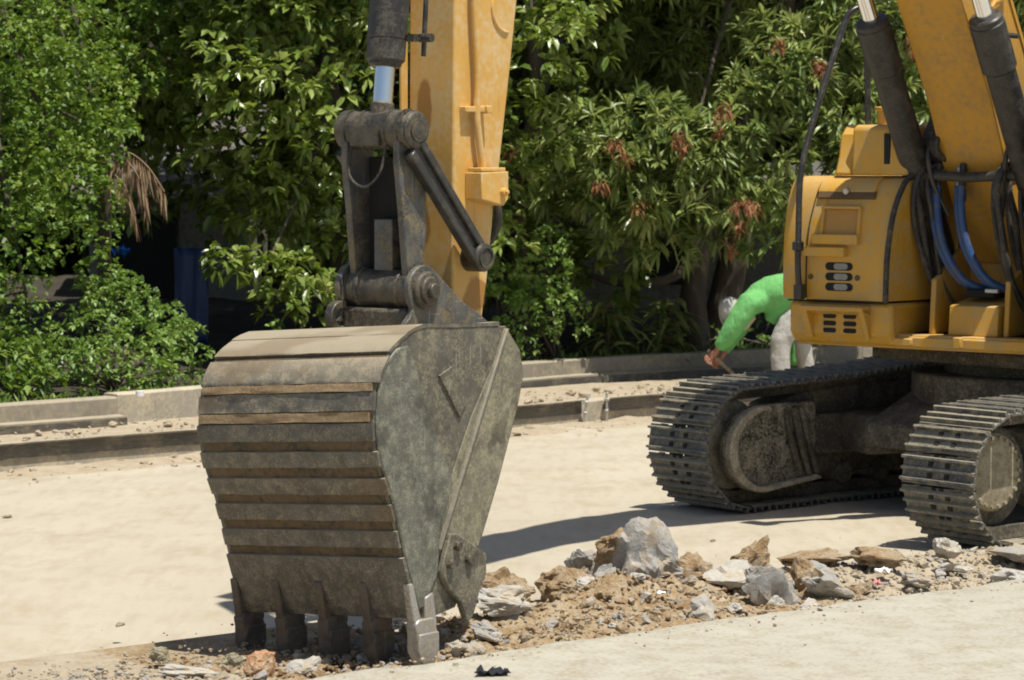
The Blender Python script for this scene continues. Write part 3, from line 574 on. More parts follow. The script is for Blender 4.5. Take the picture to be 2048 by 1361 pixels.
b = MB(); b.tube([(6.8, .12, 2.95), (6.795, .125, 3.1), (6.79, .14, 3.4), (6.75, .14, 4.8)], .013, 10); b.box((6.86, .1, 3.04), (.09, .09, .035)); b.cyl((6.83, .12, 3.04), (6.83, .2, 3.04), .022, 10); b.build('cylinder_pipe', M['cylinder'], bc)
# --- stick
ST = [(6.587, 3.24), (6.597, 2.5), (6.612, 1.62), (6.6, 1.42), (6.5, 1.38), (6.41, 1.45), (6.375, 1.588), (6.325, 1.818), (6.263, 2.229), (6.221, 2.408), (6.129, 2.925), (6.074, 3.262), (5.98, 3.7), (5.93, 4.15), (6.1, 4.6), (6.45, 5.1), (6.68, 5.1), (6.6, 4.3)]
b = MB(); b.prism(ST, -.15, .15); stick = b.build('stick', M['stickyellow'], EX, bev=.012)
b = MB(); b.tube([(6.17 + .12 * math.cos(R(a)), .152, 3.22 + .13 * math.sin(R(a))) for a in range(-100, 25, 12)], [.002] + [.01] * 9 + [.002], 8); b.build('weld_bead', M['stickyellow'], stick)
b = MB(); b.tube(smooth_path([(6.5, .19, 5.0), (6.48, .19, 3.6), (6.476, .185, 3.24), (6.45, .185, 2.87), (6.456, .185, 2.66), (6.44, .185, 2.55), (6.405, .185, 2.37)], 5), .019, 12); b.build('grease_pipe', M['stickyellow'], stick)
b = MB(); b.box((6.46, .17, 2.69), (.19, .045, .03)); b.box((6.38, .18, 2.69), (.04, .06, .04)); b.build('pipe_clamp', M['stickyellow'], stick, bev=.005)
b = MB(); b.prism([(6.51, 2.37), (6.51, 2.235), (6.33, 2.2), (6.29, 2.235), (6.29, 2.375)], .15, .26); b.box((6.4, .205, 2.385), (.2, .09, .02)); b.cyl((6.34, .255, 2.27), (6.34, .285, 2.27), .022, 10); b.cyl((6.34, .27, 2.27), (6.34, .30, 2.27), .012, 8); b.build('valve_guard', M['stickyellow'], stick, bev=.006)
b = MB(); b.tube(smooth_path([(6.27, .16, 2.24), (6.25, .16, 2.15), (6.235, .12, 2.05), (6.27, .05, 1.95)], 5), .022, 10); b.build('guard_hose', M['rubber'], stick)
b = MB(); b.box((6.62, -.162, 3.0), (.05, .012, 4.0 * .35)); b.build('stick_flange', M['stickyellow'], stick)
# --- boom
BM_ = [(.5, 1.72), (.62, 1.9), (.79, 2.16), (1.12, 2.82), (1.54, 3.46), (2.15, 4.3), (2.9, 4.95), (4.0, 4.9), (6.0, 4.2), (6.2, 4.15), (6.15, 4.45), (4.4, 5.35), (3.2, 5.62), (2.4, 5.45), (1.75, 4.85), (1.25, 4.1), (.86, 3.485), (.69, 3.227), (.3, 2.6), (-.02, 2.1), (.02, 1.8), (.25, 1.68)]
b = MB(); b.prism(BM_, -.24, .24); boom = b.build('boom', M['boomyellow'], EX, bev=.01)
for s in (-1, 1):
    b = MB(); e = [(p[0], p[1]) for p in BM_[10:19]]; b.prism(e + offset(e, .03)[::-1], s * .235, s * .25); b.build('boom_flange', M['boomyellow'], boom)
    b = MB(); b.tube(smooth_path([(1.02, s * .27, 3.2), (1.2, s * .28, 3.42), (1.0, s * .28, 3.62), (1.6, s * .28, 4.5), (2.9, s * .28, 5.5)], 6), .02, 10); b.build('boom_pipe', M['boomyellow'], boom)
for s in (-1, 1):
    p0 = Vector((.37, s * .42, 1.45)); p1 = Vector((1.532, s * .42, 3.315)); d = (p1 - p0).normalized()
    b = MB(); b.cyl(p0, p1 - d * .05, .1, 32, bev=.005); b.cyl(p1 - d * .36, p1, .116, 32, bev=.015); b.cyl(p1 - d * .02, p1 + d * .035, .11, 32, bev=.012); b.cyl(p1 - d * .1 + Vector((-.08, s * .05, 0)), p1 - d * .1 + Vector((-.1, s * .15, -.01)), .018, 10)
    c = b.build('boom_cylinder', M['cylinder'], EX)
    b = MB(); b.cyl(p1, p1 + d * 1.3, .055, 28); b.cyl(p1 + d * 1.3 + Vector((0, -.1, 0)), p1 + d * 1.3 + Vector((0, .1, 0)), .09, 24); b.build('cylinder_rod', M['chrome'], c)
    b = MB(); b.tube(smooth_path([(.78, s * .3 - .0, 2.62), (.98, s * .3, 2.52), (1.0, s * .28, 2.35), (.95, s * .25, 2.2), (.88, s * .2, 2.05)], 6), .017, 10); b.build('steel_pipe', M['blackpaint'], c)
# --- upper structure
b = MB(); b.box((-.7, 0, 1.2), (3.6, 2.5, .1)); b.prism([(1.12, 1.165), (1.12, 1.235), (.95, 1.25), (-.2, 1.25), (-.2, 1.165)], -.47, 1.3)
deck = b.build('deck', M['yellow'], EX, bev=.01)
# front right storage box with leaning front face
def panel(prof, v0, v1): b = MB(); b.prism(prof, v0, v1); return b
vs = []; NV = 12; prof = []
for z, u in [(1.47, 1.2), (1.6, 1.205), (1.75, 1.205), (1.9, 1.195), (2.05, 1.17), (2.15, 1.145), (2.22, 1.115), (2.27, 1.08), (2.3, 1.03), (2.315, .95)]: prof.append((u, z))
b = MB(); rows = []
vv = [-1.37, -1.36, -1.335, -1.30, -1.25, -1.15, -.95, -.75, -.6]; inset = [.16, .085, .04, .018, .006, 0, 0, 0, 0]
for (u, z) in prof:
    k = (z - 1.47) / .85; vR = -.5 + .095 * k ** 1.3
    row = [(u - i_, v, z - (.03 * (i_ / .16) if z > 2.2 else 0)) for v, i_ in zip(vv, inset)] + [(u - .001, vR - .03, z), (u - .012, vR, z)]
    rows.append([(-.9, -1.37, z)] + row + [(.1, vR + .16, z)])
n = len(rows[0]); vs = [p for r_ in rows for p in r_]; fs = [(i * n + j, i * n + j + 1, (i + 1) * n + j + 1, (i + 1) * n + j) for i in range(len(rows) - 1) for j in range(n - 1)]
fs += [(i * n + n - 1, i * n, (i + 1) * n, (i + 1) * n + n - 1) for i in range(len(rows) - 1)]
fs += [tuple(range(n)), tuple(range(len(rows) * n - 1, (len(rows) - 1) * n - 1, -1))]
b.add(vs, fs); box = b.build('storage_box', M['yellow'], EX, smooth=50)
box['label'] = 'rounded yellow front cover with three lamp slots and handles'
# lower bumper with tread step
b = MB(); b.prism([(1.19, 1.455), (1.19, 1.24), (1.13, 1.165), (-.9, 1.165), (-.9, 1.455)], -1.27, -.455); bmp = b.build('lower_cover', M['yellow'], EX, bev=.03)
b = MB(); b.prism([(1.18, 1.44), (1.3, 1.43), (1.3, 1.40), (1.19, 1.37)], -1.12, -.62)
for s in ((-1.12, -1.07), (-.66, -.62)): b.prism([(1.18, 1.43), (1.295, 1.41), (1.19, 1.2)], s[0], s[1])
st = b.build('step', M['yellow'], bmp, bev=.006)
b = MB()
for i in range(22): v = -1.1 + i * .021; b.box((1.245, v, 1.437), (.09, .008, .006), Matrix.Rotation(.6, 3, 'Z').to_euler())
b.build('step_tread', M['stickyellow'], st)
def slot(c, w, h, m, parent, name='vent_slot', th=.006):
    b = MB(); pts = []
    for k in range(9): a = -math.pi / 2 + math.pi * k / 8; pts.append((w / 2 - h / 2 + h / 2 * math.cos(a), h / 2 * math.sin(a)))
    for k in range(9): a = math.pi / 2 + math.pi * k / 8; pts.append((-w / 2 + h / 2 + h / 2 * math.cos(a), h / 2 * math.sin(a)))
    vs = [(c[0] + th, c[1] + y, c[2] + z) for y, z in pts] + [(c[0] - .01, c[1] + y, c[2] + z) for y, z in pts]; n = len(pts)
    b.add(vs, [tuple(range(n)), tuple(range(2 * n - 1, n - 1, -1))] + [(i, i + n, (i + 1) % n + n, (i + 1) % n) for i in range(n)]); return b.build(name, m, parent)
for j, z in enumerate((1.36, 1.31, 1.262)):
    for v in (-.94, -.78): slot((1.19, v, z), .1, .032, M['dark'], bmp)
M['lamp'] = mat('lamp_lens', (.2, .2, .2), (.3, .3, .3), 5, .2)
for z in (1.70, 1.63, 1.56):
    slot((1.203, -.86, z), .215, .055, M['dark'], box, 'lamp_slot')
    slot((1.207, -.845, z), .11, .043, M['lamp'], box, 'lamp_lens', .004)
for v in (-1.085, -.715): MB().cyl((1.2, v, 1.625), (1.212, v, 1.625), .019, 16).build('plug', M['rust'], box)
# recess, handle ledges, hatch lines
b = MB(); b.box((1.165, -.86, 2.0), (.03, .27, .17), Matrix.Rotation(R(-9), 3, 'Y').to_euler()); o = b.build('recess', M['trackframe'], box); o.data.materials[0] = mat('shaded_recess_yellow', (.40, .21, .05), (.46, .25, .06), 3, .5)  # flat box, its darker yellow stands in for the shade of a hollow
b = MB()
for (v, dv, z, dz) in [(-.86, .31, 2.1, .02), (-1.005, .025, 2.0, .2), (-.715, .025, 2.0, .2)]: b.box((1.175, v, z), (.05, dv, dz), Matrix.Rotation(R(-9), 3, 'Y').to_euler())
b.box((1.215, -.88, 1.885), (.06, .36, .07)); b.box((1.225, -.975, 1.80), (.07, .36, .065)); b.build('handle_ledge', M['yellow'], box, bev=.008)
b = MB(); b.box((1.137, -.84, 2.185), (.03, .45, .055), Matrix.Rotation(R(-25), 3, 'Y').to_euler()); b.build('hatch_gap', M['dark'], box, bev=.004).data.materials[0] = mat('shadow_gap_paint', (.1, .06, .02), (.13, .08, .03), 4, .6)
b = MB(); b.prism([(1.0, 2.318), (1.09, 2.285), (1.135, 2.23), (1.145, 2.205), (1.13, 2.2), (1.0, 2.25)], -1.07, -.62); b.build('hatch', M['yellow'], box, bev=.006)
b = MB(); b.cyl((1.14, -.84, 2.215), (1.165, -.84, 2.21), .024, 16, bev=.005); b.build('latch', M['fitting'], box)
def line3(name, pts, r, m, par): b = MB(); b.tube(smooth_path(pts, 4), r, 8); return b.build(name, m, par)
line3('panel_seam', [(1.208, -1.12, 1.48), (1.21, -1.12, 1.7), (1.2, -1.115, 1.9), (1.172, -1.1, 2.06), (1.12, -1.08, 2.22), (1.07, -1.07, 2.285)], .0045, M['dark'], box)
line3('rubber_seal', [(1.195, -.5, 1.46), (1.2, -.495, 1.6), (1.2, -.485, 1.8), (1.175, -.46, 2.05), (1.12, -.43, 2.22), (1.04, -.405, 2.31), (.85, -.36, 2.34)], .02, M['rubber'], box)
line3('panel_seam', [(1.198, -1.27, 1.46), (1.2, -.8, 1.46), (1.195, -.49, 1.46)], .006, M['dark'], box)
# small upper box with slot and cap
b = MB(); b.prism([(.62, 2.32), (.62, 2.66), (1.0, 2.665), (1.045, 2.64), (1.06, 2.32)], -.86, -.42)
b.prism([(.62, 2.32), (.62, 2.665), (.9, 2.665), (.97, 2.6), (1.0, 2.46), (1.06, 2.32)], -1.0, -.862)
ub = b.build('upper_box', M['yellow'], EX, bev=.02)
b = MB(); b.box((1.053, -.58, 2.5), (.012, .05, .21)); b.build('vent_slot', M['dark'], ub, bev=.02)
b = MB(); b.cyl((.82, -.7, 2.66), (.82, -.7, 2.76), .085, 24); b.cyl((.82, -.7, 2.76), (.82, -.7, 2.79), .1, 24, bev=.008); b.cyl((.82, -.7, 2.79), (.82, -.7, 2.81), .03, 12); b.build('filler_cap', M['rockred'] if 0 else M['yellow'], ub)
# handrail
b = MB(); hr = smooth_path([(1.245, -1.15, 1.49), (1.27, -1.15, 1.7), (1.265, -1.15, 1.9), (1.24, -1.15, 2.33), (1.12, -1.14, 2.65), (.995, -1.12, 2.94), (.80, -1.09, 3.34), (.745, -1.06, 3.45), (.68, -1.0, 3.49), (.8, -.88, 3.47), (.9, -.84, 3.38), (.93, -.82, 3.2), (.92, -.81, 2.66)], 6)
b.tube(hr, .022, 12); b.cyl((1.27, -1.15, 1.8), (1.27, -1.15, 1.87), .04, 14, bev=.01); b.box((1.25, -1.15, 1.52), (.05, .06, .1)); b.build('handrail', M['blackpaint'], EX)
# centre bay: brackets, hoses
b = MB(); b.box((.45, -.0, 1.5), (.06, .75, .62), mi=0)
for v in (-.27, .29): b.prism([(.98, 1.25), (.95, 1.62), (.85, 1.66), (.3, 2.0), (-.1, 2.0), (-.1, 1.25)], v - .02, v + .02)
for v in (-.42, .43): b.prism([(.6, 1.25), (.6, 1.5), (.42, 1.58), (.2, 1.5), (.2, 1.25)], v - .14, v - .1); b.prism([(.6, 1.25), (.6, 1.5), (.42, 1.58), (.2, 1.5), (.2, 1.25)], v + .1, v + .14)
b.prism([(1.02, 1.25), (1.0, 1.45), (.7, 1.5), (.7, 1.25)], -.12, .25); b.box((1.13, .02, 1.21), (.05, .06, .075))
b.box((1.1, -.42, 1.2), (.1, .18, .05)); b.box((.55, -.36, 1.7), (.05, .12, 1.0))
b.build('boom_bracket', M['yellow'], EX, bev=.008)
for i, (dv, du) in enumerate([(0, 0), (.05, .03), (.19, 0), (.24, .04)]):
    v0 = -.31 + dv; pts = [(.9 + du, v0, 2.25), (.93 + du, v0 + .02, 2.05), (.93 + du, v0 + .08, 1.82), (.88 + du, v0 + .2, 1.62), (.75, v0 + .34, 1.54), (.5, v0 + .4, 1.5)]
    b = MB(); b.tube(smooth_path(pts, 6), .026, 12); h = b.build('blue_hose', M['blue'], EX)
    b = MB(); b.tube([(.87 + du, v0 - .005, 2.4), (.9 + du, v0, 2.2)], .024, 12); b.tube([(.895 + du, v0, 2.23), (.905 + du, v0 + .005, 2.15)], .03, 12); b.build('hose_fitting', M['cylinder'] if i % 2 else M['fitting'], h)
rg = random.Random(5)
for i in range(14):
    v0 = rg.uniform(-.52, -.3) if i < 7 else rg.uniform(.2, .42); u0 = rg.uniform(.72, .95)
    b = MB(); b.tube(smooth_path([(u0 - .1, v0 + .05, 2.5), (u0 + .1, v0, 2.3), (u0 + .07, v0 + rg.uniform(-.04, .04), 2.0), (u0 - .02, v0 + .05, 1.6), (u0 - .25, v0 + .1, 1.35)], 6), rg.uniform(.014, .024), 10); b.build('black_hose', M['rubber'], EX)
for i in range(7):
    v0 = -.3 + i * .02
    b = MB(); b.tube(smooth_path([(.7, v0, 2.35), (.95 + i * .01, v0 - .05, 2.5), (.85, v0 - .02, 2.75), (.7 + .03 * i, v0 + .02, 2.9), (.95 + .05 * i, -.27, 3.3), (1.7, -.27, 4.5)], 6), .02, 10); b.build('black_hose', M['rubber'], EX)
b = MB(); b.tube([(.95, -.5, 2.33), (.97, 0, 2.31), (.95, .5, 2.33)], .035, 12); b.build('hose_bar', M['cylinder'], EX)
b = MB(); b.box((.8, .05, 1.53), (.2, .22, .05)); b.box((.88, .14, 1.55), (.05, .1, .03), mi=1); b.build('swivel_valve', [M['dark'], M['fitting']], EX, bev=.006)
# engine housing, counterweight, cab (beyond the picture, they shade the machine)
b = MB(); b.prism([(.0, 1.25), (.0, 2.15), (-.2, 2.2), (-2.2, 2.2), (-2.2, 1.25)], -1.27, .38); b.build('engine_housing', M['yellow'], EX, bev=.03)
b = MB(); b.prism([(-2.2, 1.1), (-2.2, 2.15), (-2.6, 2.1), (-2.75, 1.8), (-2.7, 1.15)], -1.27, 1.27); b.build('counterweight', M['yellow'], EX, bev=.06)
b = MB(); b.prism([(1.45, 1.26), (1.5, 1.9), (1.2, 2.9), (.9, 2.98), (-.35, 2.98), (-.35, 1.26)], .7, 1.45); cab = b.build('cab', M['blackpaint'], EX, bev=.05)
b = MB(); b.prism([(1.455, 1.5), (1.51, 1.92), (1.23, 2.83), (1.2, 2.83), (1.48, 1.92), (1.42, 1.5)], .76, 1.39); b.prism([(1.3, 1.9), (1.1, 2.8), (.5, 2.85), (.5, 1.9)], 1.445, 1.458); b.prism([(.4, 1.9), (.4, 2.85), (-.25, 2.85), (-.25, 1.9)], 1.445, 1.458); b.build('cab_glass', M['glass'], cab)
# --- undercarriage (turned against the upper part)
UC = Matrix.Rotation(R(-13.5), 4, 'Z')
def ub_(): b = MB(); b.xf = UC; return b
b = ub_(); b.cyl((0, 0, .8), (0, 0, 1.16), .62, 48); b.cyl((0, 0, .6), (0, 0, .95), .85, 48); b.box((0, 0, 1.08), (1.5, 1.7, .1)); b.prism([(1.1, .45), (1.1, .62), (.6, .85), (-.6, .85), (-1.1, .62), (-1.1, .45)], -.55, .55)
for su in (-1, 1):
    for sv in (-1, 1): b.box((su * .75, sv * .7, .52), (.5, .55, .26), Matrix.Rotation(R(25 * su * sv), 3, 'Z').to_euler())
b.build('car_body', M['trackframe'], EX, bev=.02)
def trackpath():
    pts = []
    fc = (1.81, .455, .415); rc = (-1.75, .515, .475)
    for a in np.linspace(-90, 90, 26): pts.append((fc[0] + fc[2] * math.cos(R(a)), fc[1] + fc[2] * math.sin(R(a))))
    for u, z in [(1.45, .882), (1.1, .89), (.8, .897), (.5, .915), (.2, .935), (-.3, .965), (-.8, .985), (-1.3, .99)]: pts.append((u, z))
    for a in np.linspace(90, 270, 26): pts.append((rc[0] + rc[2] * math.cos(R(a)), rc[1] + rc[2] * math.sin(R(a))))
    for u in np.linspace(-1.5, 1.6, 12): pts.append((u, .04))
    return pts + [pts[0]]
TP = trackpath(); AL = arc_pos(TP); NS = 49; PITCHS = AL[-1] / NS
def tp(s):
    s %= AL[-1]; return np.interp(s, AL, [p[0] for p in TP]), np.interp(s, AL, [p[1] for p in TP])
# one shoe, local x along the track, y across, z outwards
sb = MB(); hw = .30; px = PITCHS
sb.box((0, 0, -.008), (px * .93, 2 * hw, .014))
for (x, h) in ((-.068, .026), (0, .022), (.068, .028)):
    vs = [(x + a, y, z) for y in (-hw, hw) for a, z in ((-.013, -.002), (-.007, h), (.007, h), (.013, -.002))]
    sb.add(vs, [(0, 1, 2, 3), (7, 6, 5, 4), (0, 4, 5, 1), (1, 5, 6, 2), (2, 6, 7, 3), (3, 7, 4, 0)])
for y in (-.07, .07):
    for x in (-.035, .035): sb.box((x, y, .002), (.03, .034, .008), mi=1)  # near-black boxes stand in for the shade in bolt holes
for y in (-.03, .03): sb.box((.09, y, -.006), (.02, .035, .016), mi=1)
for y in (-.17, .17): sb.box((px * .465, y, -.01), (.012, .06, .018))
shoe_me = None
for side in (-1, 1):
    vc = 1.16 if side > 0 else -1.24
    b = ub_(); prof = []
    for s in (-1, 1):          # link chains
        o1 = [tp(q) for q in np.linspace(0, AL[-1], 150)]
        P3 = [Vector((p[0], 0, p[1])) for p in o1]; vs = []; m_ = len(P3)
        for i, p in enumerate(P3):
            t = (P3[(i + 1) % (m_ - 1)] - P3[(i - 1) % (m_ - 1)]).normalized(); nrm = Vector((t.z, 0, -t.x))
            for (dv, dn) in ((-.025, -.02), (.025, -.02), (.025, -.1), (-.025, -.1)): q = p + nrm * dn; vs.append((q.x, vc + s * .09 + dv, q.z))
        b.add(vs, [(i * 4 + j, i * 4 + (j + 1) % 4, (i + 1) * 4 + (j + 1) % 4, (i + 1) * 4 + j) for i in range(m_ - 1) for j in range(4)])
    tr = b.build('track', M['trackframe'], EX); tr['label'] = 'near track chain' if side > 0 else 'far track chain'
    for i in range(NS):
        s = (i + .5) * PITCHS; a = tp(s - .05); c = tp(s + .05); p = tp(s); tx, tz = c[0] - a[0], c[1] - a[1]; l = math.hypot(tx, tz); X = Vector((tx / l, 0, tz / l)); Z = Vector((tz / l, 0, -tx / l)); Y = Z.cross(X)
        mt = UC @ Matrix(((X.x, Y.x, Z.x, p[0]), (X.y, Y.y, Z.y, vc), (X.z, Y.z, Z.z, p[1]), (0, 0, 0, 1)))
        if shoe_me is None: so_ = sb.build('track_shoe', [M['track'], M['dark']], tr, smooth=30); shoe_me = so_.data
        else: so_ = bpy.data.objects.new('track_shoe', shoe_me); COL.objects.link(so_); so_.parent = tr
        so_.matrix_local = mt
    b = ub_()
    b.prism([(1.45, .72), (1.5, .3), (1.3, .2), (-1.5, .2), (-1.6, .7), (-1.2, .86), (.3, .84), (.75, .83), (1.15, .8)], vc - .13, vc + .13)
    b.prism([(1.15, .64), (1.15, .36), (-1.3, .3), (-1.3, .66)], vc - .24, vc + .24)
    b.box((.3, vc, .84), (.2, .16, .1)); b.box((-.8, vc, .88), (.2, .2, .12))
    fr = b.build('track_frame', M['trackframe'], EX, bev=.02)
    for u in np.linspace(-1.15, 1.15, 7):
        b = ub_(); b.cyl((u, vc - .16, .2), (u, vc + .16, .2), .085, 18, bev=.01); b.build('roller', M['trackframe'], fr)
    b = ub_(); b.cyl((1.81, vc - .07, .455), (1.81, vc + .07, .455), .32, 40, bev=.02); b.cyl((1.81, vc - .1, .455), (1.81, vc + .1, .455), .24, 40, bev=.03)
    if side > 0:
        b.build('idler', M['trackframe'], fr)
        b = ub_(); b.cyl((1.86, vc + .05, .49), (1.86, vc + .14, .49), .245, 40, bev=.02)
        for k in range(22): a = 2 * math.pi * k / 22; b.cyl((1.86 + .215 * math.cos(a), vc + .138, .49 + .215 * math.sin(a)), (1.86 + .215 * math.cos(a), vc + .155, .49 + .215 * math.sin(a)), .013, 8)
        b.build('drive_cover', M['hub'], fr)
    else:
        b.build('idler', M['idler'], fr)
        # inner guard of the far track: D-shaped dish with ribs
        b = ub_(); pts = [(1.15, .74), (1.15, .2)] + [(1.70 + .33 * math.cos(R(a)), .44 + .30 * math.sin(R(a))) for a in np.linspace(-100, 95, 26)]
        vi = vc + .25; b.prism(pts, vi - .05, vi); b.build('motor_guard', M['guard'], fr, bev=.01)
        b = ub_(); n = len(pts); cc = (1.5, .44); o1 = pts; i1 = [(cc[0] + (p[0] - cc[0]) * .86, cc[1] + (p[1] - cc[1]) * .88) for p in pts]
        vs = [(p[0], vi + .001, p[1]) for p in o1] + [(p[0], vi + .07, p[1]) for p in o1] + [(p[0], vi + .07, p[1]) for p in i1] + [(p[0], vi + .001, p[1]) for p in i1]
        b.add(vs, [(j * n + i, j * n + (i + 1) % n, ((j + 1) % 4) * n + (i + 1) % n, ((j + 1) % 4) * n + i) for j in range(4) for i in range(1, n - 1)]); b.build('guard_rim', M['idler'], fr, bev=.01)
        for k in range(3):
            b = ub_(); b.tube(smooth_path([(1.45 - k * .075, vi + .0, .70), (1.42 - k * .08, vi + .03, .48), (1.33 - k * .08, vi + .03, .24)], 6), .022, 10); b.build('guard_rib', M['trackframe'], fr)

# ------------------------------------------------------------ the worker
def skin(name, verts, edges, radii, m, parent=None, sub=2):
    me = bpy.data.meshes.new(name); me.from_pydata([tuple(v) for v in verts], edges, []); me.materials.append(m)
    o = bpy.data.objects.new(name, me); COL.objects.link(o)
    if parent: o.parent = parent
    o.modifiers.new('skin', 'SKIN'); 
    for i, sv in enumerate(me.skin_vertices[0].data): sv.radius = radii[i] if isinstance(radii[i], tuple) else (radii[i], radii[i]); sv.use_root = i == 0
    s = o.modifiers.new('sub', 'SUBSURF'); s.levels = sub; s.render_levels = sub
    for md in o.modifiers:
        if md.type == 'SKIN': md.use_smooth_shade = True
    return o
PY = 27.6
def W_(x, y, d=0): return at(x, y, PY) + Vector((0, d, 0))
feet = W_(1585, 766)
PS = empty('person', (0, 0, 0)); tag(PS, 'stooping worker in green shirt and grey trousers gripping a wooden handle', 'person')
hip = W_(1603, 612); wa = W_(1578, 590); ch = W_(1520, 592); nk = W_(1487, 600); hd = W_(1466, 622); hd2 = W_(1458, 645)
shN = W_(1496, 592, -.17); elN = W_(1462, 655, -.17); wrN = W_(1433, 698, -.12); hN = W_(1424, 712, -.1)
shF = W_(1500, 600, .17); elF = W_(1480, 668, .12); wrF = W_(1446, 712, .04); hF = W_(1438, 722, 0)
hpN = hip + Vector((-.02, -.09, -.03)); knN = W_(1556, 684, -.12); anN = W_(1566, 752, -.14); tN = anN + Vector((-.16, 0, -.05))
hpF = hip + Vector((.02, .09, -.03)); knF = W_(1598, 690, .12); anF = W_(1618, 748, .12); tF = anF + Vector((-.16, 0, -.04))
V = [hip, wa, ch, nk, hd, hd2, shN, elN, wrN, hN, shF, elF, wrF, hF, hpN, knN, anN, tN, hpF, knF, anF, tF]
Ed = [(0, 1), (1, 2), (2, 3), (3, 4), (4, 5), (2, 6), (6, 7), (7, 8), (8, 9), (2, 10), (10, 11), (11, 12), (12, 13), (0, 14), (14, 15), (15, 16), (16, 17), (0, 18), (18, 19), (19, 20), (20, 21)]
Rd = [.12, .11, .1, .045, .07, .06, .04, .042, .028, .036, .055, .042, .028, .036, .085, .058, .042, .04, .085, .058, .042, .04]
skin('body', V, Ed, Rd, M['skin'], PS)
sv = [W_(1600, 594), W_(1570, 584), W_(1545, 583), W_(1514, 593), W_(1498, 600)]
def cloth(name, tubes, m, vox=.014, amp=.014, size=.09, seed=0):
    b = MB()
    for pts in tubes: b.tube([p for p, r in pts], [r for p, r in pts], 18)
    o = b.build(name, m, PS, smooth=None); r_ = o.modifiers.new('merge', 'REMESH'); r_.mode = 'VOXEL'; r_.voxel_size = vox; r_.use_smooth_shade = True
    s_ = o.modifiers.new('soft', 'SMOOTH'); s_.factor = .6; s_.iterations = 10
    tx = bpy.data.textures.new(name, 'CLOUDS'); tx.noise_scale = size; tx.noise_depth = 2; d = o.modifiers.new('folds', 'DISPLACE'); d.texture = tx; d.strength = amp; d.mid_level = .5; d.texture_coords = 'LOCAL'
    return o
def tb_(*a): return [(W_(x, y, d), r) for x, y, d, r in a]
cloth('shirt', [tb_((1612, 594, 0, .19), (1590, 588, 0, .2), (1566, 585, 0, .195), (1540, 588, 0, .18), (1516, 597, 0, .15), (1500, 606, 0, .115), (1490, 614, 0, .08)),
    tb_((1520, 600, -.08, .12), (1496, 606, -.15, .125), (1478, 632, -.17, .112), (1462, 657, -.17, .1), (1448, 680, -.15, .082), (1436, 695, -.13, .06)),
    tb_((1520, 600, .08, .12), (1500, 610, .15, .12), (1482, 660, .14, .09), (1450, 704, .05, .055)),
    tb_((1590, 600, 0, .18), (1566, 612, 0, .15), (1550, 628, 0, .11), (1540, 645, 0, .06))], M['shirt'])
cloth('trousers', [tb_((1612, 600, 0, .15), (1606, 620, 0, .18), (1598, 636, 0, .16)),
    tb_((1604, 622, -.07, .15), (1580, 650, -.1, .135), (1560, 682, -.13, .112), (1559, 715, -.14, .1), (1563, 756, -.15, .09)),
    tb_((1606, 625, .08, .14), (1604, 660, .1, .12), (1606, 692, .12, .105), (1614, 725, .12, .09), (1620, 756, .12, .085))], M['trousers'], amp=.018)
if 0: skin('shirt', [sv[2], sv[1], sv[0], sv[3], sv[4], shN + Vector((.01, 0, 0)), elN, wrN + (elN - wrN) * .12, shF, elF, wrF], [(0, 1), (1, 2), (0, 3), (3, 4), (3, 5), (5, 6), (6, 7), (3, 8), (8, 9), (9, 10)],
     [(.18, .18), (.185, .18), (.18, .17), (.15, .14), (.11, .1), .11, .095, .068, .1, .08, .055], M['shirt'], PS, 3)
# loose tail hanging below the belly
if 0: skin('shirt_tail', [W_(1568, 600, -.02), W_(1548, 618, -.02), W_(1536, 636, -.02)], [(0, 1), (1, 2)], [(.17, .17), (.13, .15), (.05, .11)], M['shirt'], PS)
if 0: skin('trousers', [hip, hpN, knN, anN + Vector((0, 0, .02)), hpF, knF, anF + Vector((0, 0, .02)), wa + Vector((.04, 0, -.02))], [(0, 1), (1, 2), (2, 3), (0, 4), (4, 5), (5, 6), (0, 7)], [(.18, .17), .15, .125, .11, .14, .12, .11, .16], M['trousers'], PS, 3)
# cap with neck flap, face below
def ico(name, c, r, m, par, sc=(1, 1, 1), rot=0):
    bm = bmesh.new(); bmesh.ops.create_icosphere(bm, subdivisions=3, radius=r); me = bpy.data.meshes.new(name)
    for v in bm.verts: v.co = Matrix.Rotation(rot, 3, 'Y') @ Vector((v.co.x * sc[0], v.co.y * sc[1], v.co.z * sc[2])) + Vector(c)
    bm.to_mesh(me); bm.free(); me.shade_smooth(); me.materials.append(m); o = bpy.data.objects.new(name, me); COL.objects.link(o); o.parent = par; return o
ico('cap', W_(1462, 624, -.03), .135, M['cap'], PS, (.9, .85, 1.15), R(-15))
b = MB(); q = W_(1492, 640); b.add([q + Vector((-.16, -.07, -.03)), q + Vector((.05, -.1, .06)), q + Vector((.11, -.08, .03)), q + Vector((.0, -.08, -.11)), q + Vector((-.1, -.07, -.08)), q + Vector((-.16, .07, -.03)), q + Vector((.05, .1, .06)), q + Vector((.11, .08, .03)), q + Vector((.0, .08, -.11)), q + Vector((-.1, .07, -.08))], [(0, 1, 2, 3, 4), (9, 8, 7, 6, 5), (0, 5, 6, 1), (1, 6, 7, 2), (2, 7, 8, 3), (3, 8, 9, 4), (4, 9, 5, 0)]); o = b.build('face_cloth', M['cloth'], PS, bev=.03)
ico('cap_brim', W_(1448, 648, -.02), .1, M['cap'], PS, (1.0, .85, .14), R(62))
ico('nose', W_(1462, 655, -.0), .016, M['skin'], PS)
